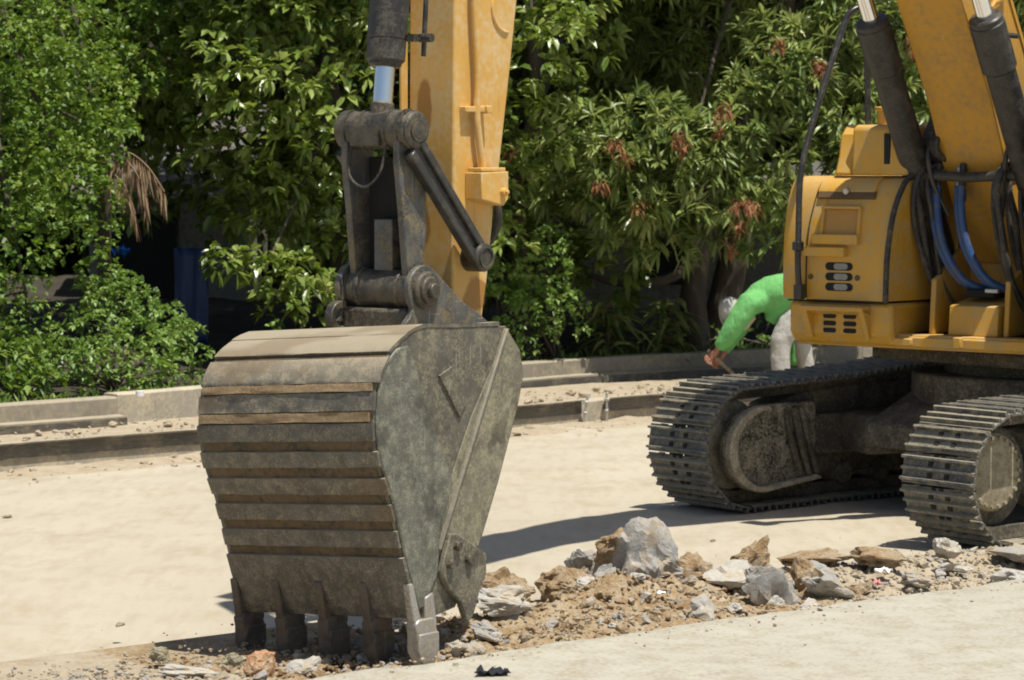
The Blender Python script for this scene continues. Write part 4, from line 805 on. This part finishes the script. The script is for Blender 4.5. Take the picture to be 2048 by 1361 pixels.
for k, hc, sd in ((0, hN, -1), (1, hF, 1)):   # gloveless hands closed round the handle
    dirh = Vector((.62, .12, -.55)).normalized()
    skin('hand', [hc, hc + Vector((-.01, 0, -.035)), hc + Vector((-.005, 0, .03))], [(0, 1), (0, 2)], [(.036, .026), (.03, .022), .025], M['skin'], PS)
    for i in range(4):
        s = hc + dirh * (-.035 + .024 * i) + Vector((-.02, -.015 * -sd, -.01)); L_ = [.9, 1, .95, .75][i]
        skin('finger', [s, s + Vector((-.03, sd * .015, -.02)) * L_, s + Vector((-.03, sd * .02, -.055)) * L_, s + Vector((0, sd * .02, -.06)) * L_], [(0, 1), (1, 2), (2, 3)], [.0115, .011, .01, .008], M['skin'], PS, 1)
    skin('thumb', [hc + Vector((.01, 0, 0)), hc + Vector((.035, sd * .01, -.02)), hc + Vector((.03, sd * .02, -.055))], [(0, 1), (1, 2)], [.015, .012, .009], M['skin'], PS, 1)
for an, tt_ in ((anN, tN), (anF, tF)):
    skin('boot', [an, an + Vector((0, 0, -.06)), an + Vector((-.1, 0, -.075)), an + Vector((-.19, 0, -.085))], [(0, 1), (1, 2), (2, 3)], [.05, .055, .045, .035], M['rubber'], PS)
b = MB(); q = W_(1580, 640, -.15); vs = []; 
for j in range(9):
    for i in range(5): z = -j * .055; vs.append(q + Vector(((i - 2) * .022 * (1 + .2 * math.sin(j)), .02 * math.sin(i * 2 + j * .6), z)))
fs = [(j * 5 + i, j * 5 + i + 1, (j + 1) * 5 + i + 1, (j + 1) * 5 + i) for j in range(8) for i in range(4)]
rag = b.add(vs, fs).build('green_rag', M['rag'], PS); s_ = rag.modifiers.new('thick', 'SOLIDIFY'); s_.thickness = .012
b = MB(); a = W_(1416, 700, -.06); c = W_(1492, 772, .02); b.tube([a, a.lerp(c, .5), c], [.017, .019, .02], 12); c2 = c
b.box(c + Vector((.02, 0, -.005)), (.3, .05, .035), Matrix.Rotation(R(-50), 3, 'Y').to_euler(), mi=1)
tag(b.build('pickaxe', [M['wood'], M['form']]), 'wooden handled digging tool held by the stooping worker', 'tool')

# ------------------------------------------------------------ vegetation
nr = np.random.RandomState(21)
def unit(a): return a / np.maximum(np.linalg.norm(a, axis=-1, keepdims=True), 1e-9)
def leafmesh(name, P, D, L, Wd, droop, m, parent=None, tint=None, seg=2):
    "leaf blades at P along D, of length L and width Wd, folded along the midrib and drooping"
    N = len(P); up = np.array([0, 0, 1.]); D = unit(D)
    S = unit(np.cross(D, up + nr.normal(0, .35, (N, 3)))); Nn = np.cross(S, D)
    L = L[:, None]; Wd = Wd[:, None]
    def pt(f, w, fold): return P + D * L * f + S * Wd * w + Nn * Wd * fold * .35 - up * droop * L * f * f
    if seg == 1:
        rows = [pt(0, 0, 0), pt(.48, .5, .5), pt(.5, 0, 0), pt(.48, -.5, .5), pt(1, 0, 0)]
        F = np.array([[0, 1, 2, 2], [0, 2, 3, 3], [1, 4, 2, 2], [2, 4, 3, 3]]); F = np.array([[0, 1, 2], [0, 2, 3], [2, 1, 4], [3, 2, 4]])
    else:
        rows = [pt(0, 0, 0), pt(.28, .42, .5), pt(.28, -.42, .5), pt(.65, .45, .5), pt(.65, -.45, .5), pt(1, 0, 0), pt(.28, 0, 0), pt(.65, 0, 0)]
        F = np.array([[0, 1, 6], [0, 6, 2], [6, 1, 3], [6, 3, 7], [6, 7, 4], [6, 4, 2], [7, 3, 5], [7, 5, 4]])
    k = len(rows); V = np.stack(rows, 1).reshape(-1, 3); Fc = (F[None] + (np.arange(N) * k)[:, None, None]).reshape(-1, 3)
    tt = np.repeat(tint if tint is not None else nr.rand(N), k)
    return mesh_np(name, V, Fc, m, parent, tt)
def lump_points(lumps, dens, hemi=.15, depth=.3):
    "shoots on the outside of foliage lumps: (centre, radii)"
    P = []; A = []
    for c, r in lumps:
        r = np.array(r if hasattr(r, '__len__') else (r, r, r), float); n = max(3, int(dens * (r[0] * r[1] + r[1] * r[2] + r[0] * r[2]) / 3 * 12))
        d = unit(nr.normal(0, 1, (n, 3))); d = d[(d[:, 2] > -.75 + nr.rand(len(d)) * .3)]; s = 1 - depth * nr.rand(len(d)) ** 1.5
        s *= 1 + .22 * np.sin(d[:, 0] * 5 + c[0] * 7) * np.sin(d[:, 2] * 6 + c[2] * 3)
        P.append(np.array(c) + d * r * s[:, None]); A.append(unit(d + [0, -.15, .35] + nr.normal(0, .25, d.shape)))
    return np.concatenate(P), np.concatenate(A)
def rosettes(P, A, n, L, Wd, splay=(.5, 1.3), jit=.2):
    N = len(P); P = np.repeat(P, n, 0); A = np.repeat(A, n, 0); T = unit(np.cross(A, nr.normal(0, 1, A.shape))); th = nr.uniform(splay[0], splay[1], len(P))[:, None]
    D = A * np.cos(th) + T * np.sin(th); Ls = L * nr.uniform(.65, 1.2, len(P)); P = P + D * .01 + nr.normal(0, jit * L * .3, P.shape)
    return P, D, Ls, Wd * Ls / L * nr.uniform(.8, 1.15, len(P))
def trunk_mb(base, top, r0, r1, lean=.15, seed=0, limbs=6, targets=None):
    rg = random.Random(seed); base = Vector(base); top = Vector(top); b = MB(); pts = []
    for i in range(8):
        t = i / 7; pts.append(base.lerp(top, t) + Vector((rg.uniform(-1, 1), rg.uniform(-1, 1), 0)) * lean * math.sin(t * 3))
    b.tube(pts, [r0 + (r1 - r0) * (i / 7) ** .7 for i in range(8)], 12)
    for tg in (targets or []):
        s = pts[rg.randint(3, 6)]; tg = Vector(tg); mid = s.lerp(tg, .5) + Vector((rg.uniform(-.2, .2), rg.uniform(-.2, .2), .25)); pp = smooth_path([s, mid, tg], 5)
        b.tube(pp, [r1 * .8 * (1 - .85 * i / (len(pp) - 1)) for i in range(len(pp))], 7)
        for q in range(3):
            a = pp[rg.randint(4, len(pp) - 2)]; e = a + Vector((rg.uniform(-.4, .4), rg.uniform(-.4, .2), rg.uniform(-.3, .4))); b.tube([a, a.lerp(e, .5) + Vector((0, 0, .05)), e], [.015, .01, .005], 5)
    return b
def tree(name, label, cat, base, top, r0, lumps, kind, dens, group=None, seed=0, extra=None):
    root = empty(name, base); tag(root, label, cat, group); off = -Vector(base)
    b = trunk_mb((0, 0, 0), Vector(top) + off, r0, r0 * .35, seed=seed, targets=[Vector(c) + off for c, r in random.Random(seed).sample(lumps, min(len(lumps), 16))])
    b.build('trunk', M['bark'], root)
    P, A = lump_points(lumps, dens); P = P + np.array(off)
    n, L, Wd, m, spl, dr, seg_ = kind
    tb = np.repeat(np.clip(nr.beta(2, 2.2, len(P)) + .12 * np.sin(P[:, 0] * 3) * np.sin(P[:, 2] * 4), 0, 1), n); P2, D, Ls, Ws = rosettes(P, A, n, L, Wd, spl)
    leafmesh('crown', P2, D, Ls, Ws, dr, M[m], root, np.clip(tb + nr.normal(0, .12, len(tb)), 0, 1), seg_)
    if extra:
        P, A = extra; P = np.array(P) + np.array(off); P2, D, Ls, Ws = rosettes(P, np.tile([0, -.3, .4], (len(P), 1)), 26, L * .4, Wd * .7, (.3, 2.8), 1.2); leafmesh('young_leaves', P2, D, Ls, Ws, .9, M['lred'], root, None, seg_)
    return root
def lump(x, y, Y, r, ry=None, rz=None): p = at(x, y, Y); return (tuple(p), (r, ry or r * .8, rz or r * .75))
BROAD = (7, .14, .07, 'lbroad', (.5, 1.5), .3, 2)
MANGO = (12, .2, .042, 'lmango', (.5, 1.45), .22, 2)
VINE = (5, .062, .05, 'lvine', (.4, 1.6), .2, 1)
SHRUB = (6, .065, .042, 'lshrub', (.4, 1.5), .2, 1)

# forest floor rising behind the wall
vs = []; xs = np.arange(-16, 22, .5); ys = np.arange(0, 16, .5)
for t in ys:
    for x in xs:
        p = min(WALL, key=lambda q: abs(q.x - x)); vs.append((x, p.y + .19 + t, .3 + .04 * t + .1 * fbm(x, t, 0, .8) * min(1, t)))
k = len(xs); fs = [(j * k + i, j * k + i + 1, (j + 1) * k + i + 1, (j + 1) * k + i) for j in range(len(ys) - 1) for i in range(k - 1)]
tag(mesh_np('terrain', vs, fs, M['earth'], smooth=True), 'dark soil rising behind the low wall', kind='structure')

# far woods: dark mass of trees behind everything
wl = []
for i in range(260):
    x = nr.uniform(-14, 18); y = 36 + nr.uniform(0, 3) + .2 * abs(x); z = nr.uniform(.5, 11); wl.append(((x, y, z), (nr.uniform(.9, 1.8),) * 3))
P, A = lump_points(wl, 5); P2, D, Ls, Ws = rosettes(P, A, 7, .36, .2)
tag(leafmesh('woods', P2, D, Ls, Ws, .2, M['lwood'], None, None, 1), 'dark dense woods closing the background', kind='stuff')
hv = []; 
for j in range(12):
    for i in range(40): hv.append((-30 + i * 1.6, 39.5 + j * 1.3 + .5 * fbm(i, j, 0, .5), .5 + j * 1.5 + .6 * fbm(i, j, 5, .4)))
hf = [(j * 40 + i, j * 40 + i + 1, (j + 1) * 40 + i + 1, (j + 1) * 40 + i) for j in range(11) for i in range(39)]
tag(mesh_np('backdrop', hv, hf, M['earth'], smooth=True), 'added dark sky-blocking hillside', kind='structure')  # unseen slope added to keep sky out of the dark gaps

def at_l(l): return [lump(*a) for a in l]
# broad leaved tree behind the bucket and stick
L1_ = at_l([(480, 60, 27.2, .5), (590, 30, 27, .5), (700, 60, 27.3, .5), (450, 140, 26.8, .4), (520, 190, 26.7, .45), (600, 150, 26.6, .4), (480, 250, 27, .4), (570, 270, 26.8, .4), (660, 270, 26.5, .32), (430, 330, 27.2, .3), (540, 360, 27, .4), (620, 380, 27, .35), (470, 420, 27.2, .35), (560, 450, 27.1, .35), (680, 480, 27.2, .35), (450, 520, 26.3, .22), (530, 540, 26.2, .32), (600, 560, 26.1, .35), (560, 610, 26.3, .28), (650, 600, 26.4, .3), (430, 235, 27.4, .3), (400, 180, 27.5, .32), (345, 150, 28, .45), (440, 300, 27.3, .26), (300, 190, 28.6, .35), (395, 300, 28.4, .2), (700, 180, 26.8, .35), (720, 380, 27.4, .4), (760, 60, 27, .4), (420, 40, 27.4, .35), (760, 500, 27.5, .4), (690, 640, 27, .3)])
for _ in range(44): L1_.append(((nr.uniform(-3.9, -.6), nr.uniform(28, 32.5), nr.uniform(4.0, 8.2)), (nr.uniform(.5, .9),) * 3))
for _ in range(22): L1_.append(((nr.uniform(-2.9, -.4), nr.uniform(28.2, 31), nr.uniform(1.2, 4)), (nr.uniform(.4, .6),) * 3))
for _ in range(22): L1_.append(((nr.uniform(-3, -.6), nr.uniform(26.8, 28.2), nr.uniform(4.5, 6.2)), (nr.uniform(.4, .6),) * 3))  # unseen forward crown lumps, added to shade the leaves below
for a_ in [(290, 240, 29, .3), (335, 225, 29.3, .3), (270, 290, 29.2, .25), (365, 260, 29, .25), (320, 320, 29.4, .25), (310, 250, 28.5, .3), (345, 290, 28.8, .25), (190, 210, 29.4, .5), (230, 280, 29.6, .45), (300, 250, 30.2, .45), (350, 250, 30.4, .4), (420, 200, 30, .5), (200, 130, 29.6, .6), (300, 170, 30.3, .5), (260, 230, 30, .45), (330, 210, 31, .35), (400, 300, 30.6, .35), (250, 200, 29.5, .5), (330, 150, 30, .6), (230, 300, 30.5, .35), (420, 250, 30, .45), (400, 400, 30.5, .4), (300, 90, 29, .6), (350, 350, 31.5, .35), (290, 430, 31.8, .3)]: L1_.append(lump(*a_))
tree('broadleaf_tree', 'glossy broad leaved tree with loose hanging leaves left of the excavator arm', 'tree', (-1.7, 28.6, .4), (-1.8, 28.3, 7), .16, L1_, BROAD, 27, 'trees behind the low wall', 3)
for _ in range(12): L1_.append(((nr.uniform(-4.2, -2.9), nr.uniform(26.3, 28.3), nr.uniform(4.3, 6)), (nr.uniform(.4, .6),) * 3))
L2_ = at_l([(1050, 20, 27, .4), (1110, 60, 26.8, .35), (1070, 130, 26.8, .4), (1120, 200, 27, .3), (1030, 230, 27.2, .35), (1080, 290, 27.2, .3), (1030, 350, 27.4, .3), (1150, 10, 27.2, .35), (1180, 90, 28.2, .35), (1000, 480, 27, .3), (980, 300, 27.6, .4), (900, 400, 28, .6), (900, 100, 28, .6)])
for _ in range(40): L2_.append(((nr.uniform(-.8, 1.8), nr.uniform(28.2, 32.5), nr.uniform(3.9, 8)), (nr.uniform(.5, .8),) * 3))
for _ in range(24): L2_.append(((nr.uniform(-.8, 1.4), nr.uniform(28.8, 31), nr.uniform(1, 4)), (nr.uniform(.4, .6),) * 3))
tree('broadleaf_tree', 'dark broad leaved tree just right of the excavator arm', 'tree', (.1, 28.9, .4), (.2, 28.6, 6.5), .13, L2_, BROAD, 27, 'trees behind the low wall', 8)
# mango tree with reddish young leaves
L3_ = at_l([(1060, 440, 28.6, .3), (1090, 330, 28.3, .32), (1150, 380, 28, .35), (1180, 260, 28, .38), (1230, 310, 27.8, .4), (1300, 250, 27.9, .4), (1310, 340, 27.6, .4), (1380, 290, 27.8, .42), (1250, 400, 27.7, .38), (1340, 420, 27.6, .35), (1420, 340, 27.8, .4), (1470, 260, 27.9, .38), (1540, 300, 28, .4), (1500, 200, 28.1, .35), (1580, 160, 28, .4), (1550, 90, 28.3, .35), (1640, 90, 28.2, .4), (1480, 400, 27.8, .32), (1550, 400, 27.9, .35), (1240, 480, 27.9, .28), (1330, 490, 28, .28), (1430, 470, 28.1, .25), (1540, 490, 28, .33), (1700, 220, 28.2, .4), (1670, 320, 28.2, .4), (1780, 150, 28.4, .4), (1800, 60, 28.5, .4), (1200, 180, 28.8, .3), (1330, 120, 29.4, .4), (1230, 60, 29.2, .4), (1420, 60, 29.3, .4), (1400, 170, 29.6, .35), (1700, 20, 28.4, .4), (1850, 250, 28.6, .4), (1760, 380, 28.5, .4)])
for _ in range(75): L3_.append(((nr.uniform(1.0, 7.5), nr.uniform(29.2, 33), nr.uniform(4.3, 8.5)), (nr.uniform(.5, .85),) * 3))
for _ in range(40): L3_.append(((nr.uniform(1.0, 7.5), nr.uniform(30, 32.5), nr.uniform(1.8, 4.3)), (nr.uniform(.4, .6),) * 3))
for _ in range(16): L3_.append(((nr.uniform(.5, 2.7), nr.uniform(28.1, 29.2), nr.uniform(4.4, 6)), (nr.uniform(.45, .65),) * 3))  # lumps above the view, put in to darken the upper centre
reds = [(1475, 400, .2, 5), (1230, 268, .14, 2), (1360, 275, .16, 3), (1640, 140, .18, 3), (1555, 90, .1, 1), (1225, 370, .06, 1), (1270, 428, .08, 1), (1460, 488, .09, 1), (1470, 240, .14, 2), (1820, 90, .12, 2), (1020, 305, .06, 1)]
rp = []
for x, y, r, n in reds:
    for _ in range(n): rp.append(tuple(at(x, y, 27.25) + Vector(nr.normal(0, r * .5, 3).tolist())))
tree('mango_tree', 'wide mango tree with clusters of long narrow leaves and reddish young shoots', 'tree', (2.2, 30.1, .4), (3.2, 30, 6.5), .2, L3_, MANGO, 36, 'trees behind the low wall', 5, (rp, None))
# trunk and dead branches in the dark gap
root = empty('bare_trunk', at(1395, 690, 29.5)); b = MB(); o_ = root.location
b.tube([Vector((0, 0, -.2)), Vector((-.05, 0, .5)), Vector((.05, .1, 1.2)), Vector((.2, .2, 2.2))], [.17, .14, .12, .09], 12); b.build('trunk', M['bark'], root)
b = MB(); b.tube(smooth_path([Vector((0, .1, .9)), at(1330, 560, 29.3) - o_, at(1230, 565, 29) - o_, at(1170, 545, 29) - o_], 5), [.07 - .003 * i for i in range(16)], 8); b.build('branch', M['bark'], root)
b = MB(); b.tube(smooth_path([at(1240, 590, 29) - o_, at(1205, 620, 28.9) - o_, at(1185, 650, 28.9) - o_], 4), .035, 8); b.build('branch', M['deadfrond'], root); tag(root, 'dark bare trunk with a crooked low branch in the gap below the mango tree', 'tree')
# vine covered mass on the left
Lv = []
for (x, y, Y, r) in [(20, 40, 25.2, .5), (110, 30, 25.6, .5), (200, 60, 27.2, .4), (60, 130, 24.9, .5), (160, 150, 25.6, .45), (250, 150, 27, .4), (20, 220, 24.7, .45), (110, 240, 25.2, .4), (190, 250, 25.8, .35), (60, 320, 24.6, .42), (130, 340, 24.9, .38), (180, 390, 25.4, .3), (20, 400, 24.4, .38), (100, 430, 24.6, .36), (170, 480, 25, .3), (30, 500, 24.4, .35), (60, 540, 24.4, .22), (200, 550, 25.3, .22), (185, 190, 26.3, .4), (215, 262, 26.4, .32), (195, 315, 26.2, .25), (20, 600, 24.2, .3), (300, 60, 27.6, .4), (350, 20, 28, .4), (240, 250, 26.6, .2), (60, 640, 24.3, .2), (210, 600, 25.2, .2)]: Lv.append(lump(x, y, Y, r))
for _ in range(30): Lv.append(((nr.uniform(-7.5, -4.3), nr.uniform(24, 28), nr.uniform(.8, 4.2)), (nr.uniform(.4, .7),) * 3))
for _ in range(34): Lv.append(((nr.uniform(-7.5, -3.4), nr.uniform(26.8, 31), nr.uniform(4.2, 8)), (nr.uniform(.5, .9),) * 3))
tree('vine_covered_tree', 'tall tree smothered in bright small leaved vines at the far left', 'tree', (-5.0, 26.4, .3), (-4.9, 26.6, 6.5), .2, Lv, VINE, 85, 'trees behind the low wall', 6)
def bush(label, lumps, kind, dens, base, name='shrub', group='bushes along the low wall'):
    root = empty(name, base); tag(root, label, 'bush', group); off = np.array(base)
    b = MB(); rg = random.Random(len(label))
    for c, r in lumps: e = Vector(c) - Vector(base); b.tube(smooth_path([(rg.uniform(-.1, .1), rg.uniform(-.1, .1), 0), e * .5 + Vector((0, 0, .05)), e], 3), [.018 - .002 * i for i in range(7)], 6)
    b.build('stem', M['bark'], root)
    P, A = lump_points(lumps, dens, depth=.35); P = P - off; n, L, Wd, m, spl, dr, sg = kind; P2, D, Ls, Ws = rosettes(P, A, n, L, Wd, spl)
    leafmesh('foliage', P2, D, Ls, Ws, dr, M[m], root, np.clip(nr.normal(.45, .2, len(P2)) + .2 * np.sin(P2[:, 0] * 5) * np.sin(P2[:, 2] * 5), 0, 1), sg)
    return root
bush('large rounded bright green shrub mound behind the left wall', at_l([(230, 620, 25.2, .42), (300, 650, 25.2, .36), (170, 680, 24.7, .4), (260, 700, 24.7, .38), (340, 700, 25.1, .3), (120, 720, 24.2, .3), (200, 740, 24.3, .28), (300, 755, 24.6, .26), (360, 740, 25, .2), (60, 760, 23.9, .26), (220, 590, 25.6, .25), (370, 660, 25.6, .15)]), SHRUB, 90, (-3.6, 25, .3))
bush('low leafy weeds at the far left edge behind the wall', at_l([(10, 720, 24, .35), (50, 700, 24.2, .25), (100, 765, 23.8, .16), (-60, 740, 23.6, .4), (20, 780, 23.5, .18)]), (6, .11, .06, 'lvine', (.4, 1.5), .3, 1), 40, (-4.3, 23.8, .3))
bush('rounded blue green bush right of the excavator arm', at_l([(1090, 540, 27.6, .3), (1110, 600, 27.6, .3), (1060, 600, 27.5, .26), (1130, 650, 27.7, .22), (1080, 660, 27.5, .22), (1010, 560, 27.5, .25), (1100, 490, 27.8, .25), (1020, 660, 27.4, .2)]), SHRUB, 90, (.4, 28, .4))
bush('low bright weeds between the bucket and the bush', at_l([(1000, 690, 27.4, .25), (1060, 700, 27.6, .18), (1100, 705, 28, .12), (960, 690, 27.2, .3), (880, 700, 27, .3), (760, 690, 26.6, .3), (660, 700, 26.2, .3), (560, 700, 25.9, .28)]), SHRUB, 55, (0, 27.4, .35))
bush('dark big leaved plant beside the lower end of the arm', at_l([(1000, 470, 27.8, .22), (990, 560, 27.6, .2), (1010, 600, 27.6, .15)]), (4, .26, .17, 'lshrub', (.5, 1.4), .5, 2), 14, (-.1, 27.7, .4))
bush('dark undergrowth in the gap right of the stooping worker', at_l([(1420, 680, 29.6, .2), (1500, 690, 29.8, .22), (1600, 670, 30, .3), (1700, 650, 30.2, .35), (1820, 640, 30.5, .35), (1480, 640, 30.2, .2), (1560, 600, 31, .3)]), SHRUB, 30, (2.7, 29.9, .4))
for i, (x, y, Y, h, n, lb) in enumerate([(1215, 700, 28.35, .62, 34, 'clump of tall strap leaves, left of the two in the dark gap'), (1335, 695, 28.75, .6, 34, 'clump of drooping strap leaves beside the dark trunk')]):
    p = at(x, y, Y); root = empty('strap_plant', (p.x, p.y, .35)); tag(root, lb, 'plant', 'strap leaved plants in the dark gap')
    b = MB(); b.tube([(0, 0, -.1), (0.02, 0, h * .9)], [.035, .02], 8); b.build('stem', M['bark'], root)
    zz = nr.uniform(.1, h, n * 3); P = np.stack([nr.normal(0, .05, n * 3), nr.normal(0, .05, n * 3), zz], 1); a = nr.rand(n * 3) * 6.28; D = np.stack([np.cos(a), np.sin(a) - .2, nr.uniform(.2, 1.2, n * 3)], 1)
    leafmesh('leaves', P, D, nr.uniform(.3, .55, n * 3), np.full(n * 3, .05), .75, M['lstrap'], root, None, 2)
# dead palm frond and young palm
p = at(212, 325, 27); root = empty('palm', (p.x, p.y + .2, .3)); tag(root, 'small palm with a dry brown hanging frond in the dark gap at left', 'palm')
b = MB(); b.tube([(0, 0, 0), (-.05, 0, 1.2), (0, -.1, p.z - .3)], [.09, .07, .05], 10); b.build('trunk', M['bark'], root)
for k, (dx, dz) in enumerate([(.30, -.02), (.42, .02), (.22, -.2)]):
    b = MB(); q0 = Vector((0, -.2, p.z - .3)); rib = smooth_path([q0, q0 + Vector((dx * .5, -.1, dz + .08)), q0 + Vector((dx, -.15, dz - .05)), q0 + Vector((dx * 1.4, -.15, dz - .3))], 8); b.tube(rib, .007, 6); fr_ = b.build('dry_frond', M['deadfrond'], root)
    Pn = []; Dn = []
    for q in rib[2:]:
        for s in range(3): Pn.append(q[:]); Dn.append((nr.normal(0.1, .12), nr.normal(-.1, .1), -1))
    leafmesh('leaflet', np.array(Pn), np.array(Dn), nr.uniform(.15, .38, len(Pn)), np.full(len(Pn), .016), 0, M['deadfrond'], fr_, None, 1)
# house glimpsed through the leaves, tarp, plastic
hs = empty('house', (-4.15, 33.6, .0)); tag(hs, 'small grey roofed house glimpsed through the leaves at left', 'house')
b = MB(); b.box((0, 1.5, 1.0), (1.9, 3, 2.1)); b.build('wall', M['housewall'], hs)
b = MB(); b.add([(-1.1, -.5, 2.0), (1.1, -.5, 2.0), (1.1, 1.6, 3.1), (-1.1, 1.6, 3.1), (-1.1, -.5, 1.95), (1.1, -.5, 1.95), (1.1, 1.6, 3.05), (-1.1, 1.6, 3.05)], [(0, 1, 2, 3), (7, 6, 5, 4), (0, 4, 5, 1), (1, 5, 6, 2), (2, 6, 7, 3), (3, 7, 4, 0)])
for i in range(11): b.box((-.95 + i * .19, .55, 2.57), (.03, 2.32, .03), Matrix.Rotation(math.atan2(1.1, 2.1), 3, 'X').to_euler())
b.build('roof', M['roof'], hs)
b = MB(); b.box((-.3, -.02, .9), (.8, .05, 1.7)); b.build('door', M['dark'], hs)
hs = empty('house', (2.4, 34.6, .2)); tag(hs, 'pale weathered wall of a hut glimpsed below the mango tree', 'house')
b = MB(); b.box((0, 1, .9), (4.4, 2, 1.9)); b.build('wall', M['housewall'], hs)
b = MB(); b.box((0, .9, 1.95), (4.8, 2.5, .07), Matrix.Rotation(.15, 3, 'X').to_euler()); b.build('roof', M['roof'], hs)
b = MB(); b.box((-.5, -.01, .95), (.7, .06, .6)); b.build('window', M['dark'], hs)
b = MB(); q = at(382, 580, 27.8); vs = []
for j in range(10):
    for i in range(9): vs.append((q.x - .17 + i * .042, q.y + .04 * math.sin(i * 1.7 + j * .3), q.z + .42 - j * .11))
fs = [(j * 9 + i, j * 9 + i + 1, (j + 1) * 9 + i + 1, (j + 1) * 9 + i) for j in range(9) for i in range(8)]
t_ = mesh_np('tarp', vs, fs, M['tarp'], smooth=True); t_.modifiers.new('thick', 'SOLIDIFY').thickness = .004; tag(t_, 'dark blue tarpaulin hanging in the shade beside the broad leaved tree', 'tarp')
q = at(243, 515, 27.5); crumple('plastic_sheet', q, .16, .12, M['brightblue'], 'scrap of bright blue plastic caught in the dark gap at left', 'plastic sheet', 12, .12)
# weeds along the top of the wall
P = []; D = []
for _ in range(2600):
    k = WALL[nr.randint(30, len(WALL) - 20)]; P.append((k.x - RN.x * nr.uniform(.2, .8) + nr.normal(0, .05), k.y - RN.y * .3 + nr.exponential(.3), .36)); D.append((nr.normal(0, .35), nr.normal(-.2, .3), 1))
tag(leafmesh('undergrowth', np.array(P), np.array(D), nr.uniform(.06, .2, len(P)), np.full(len(P), .03), .3, M['lshrub'], None, None, 1), 'weeds growing along the back of the low wall', kind='stuff')
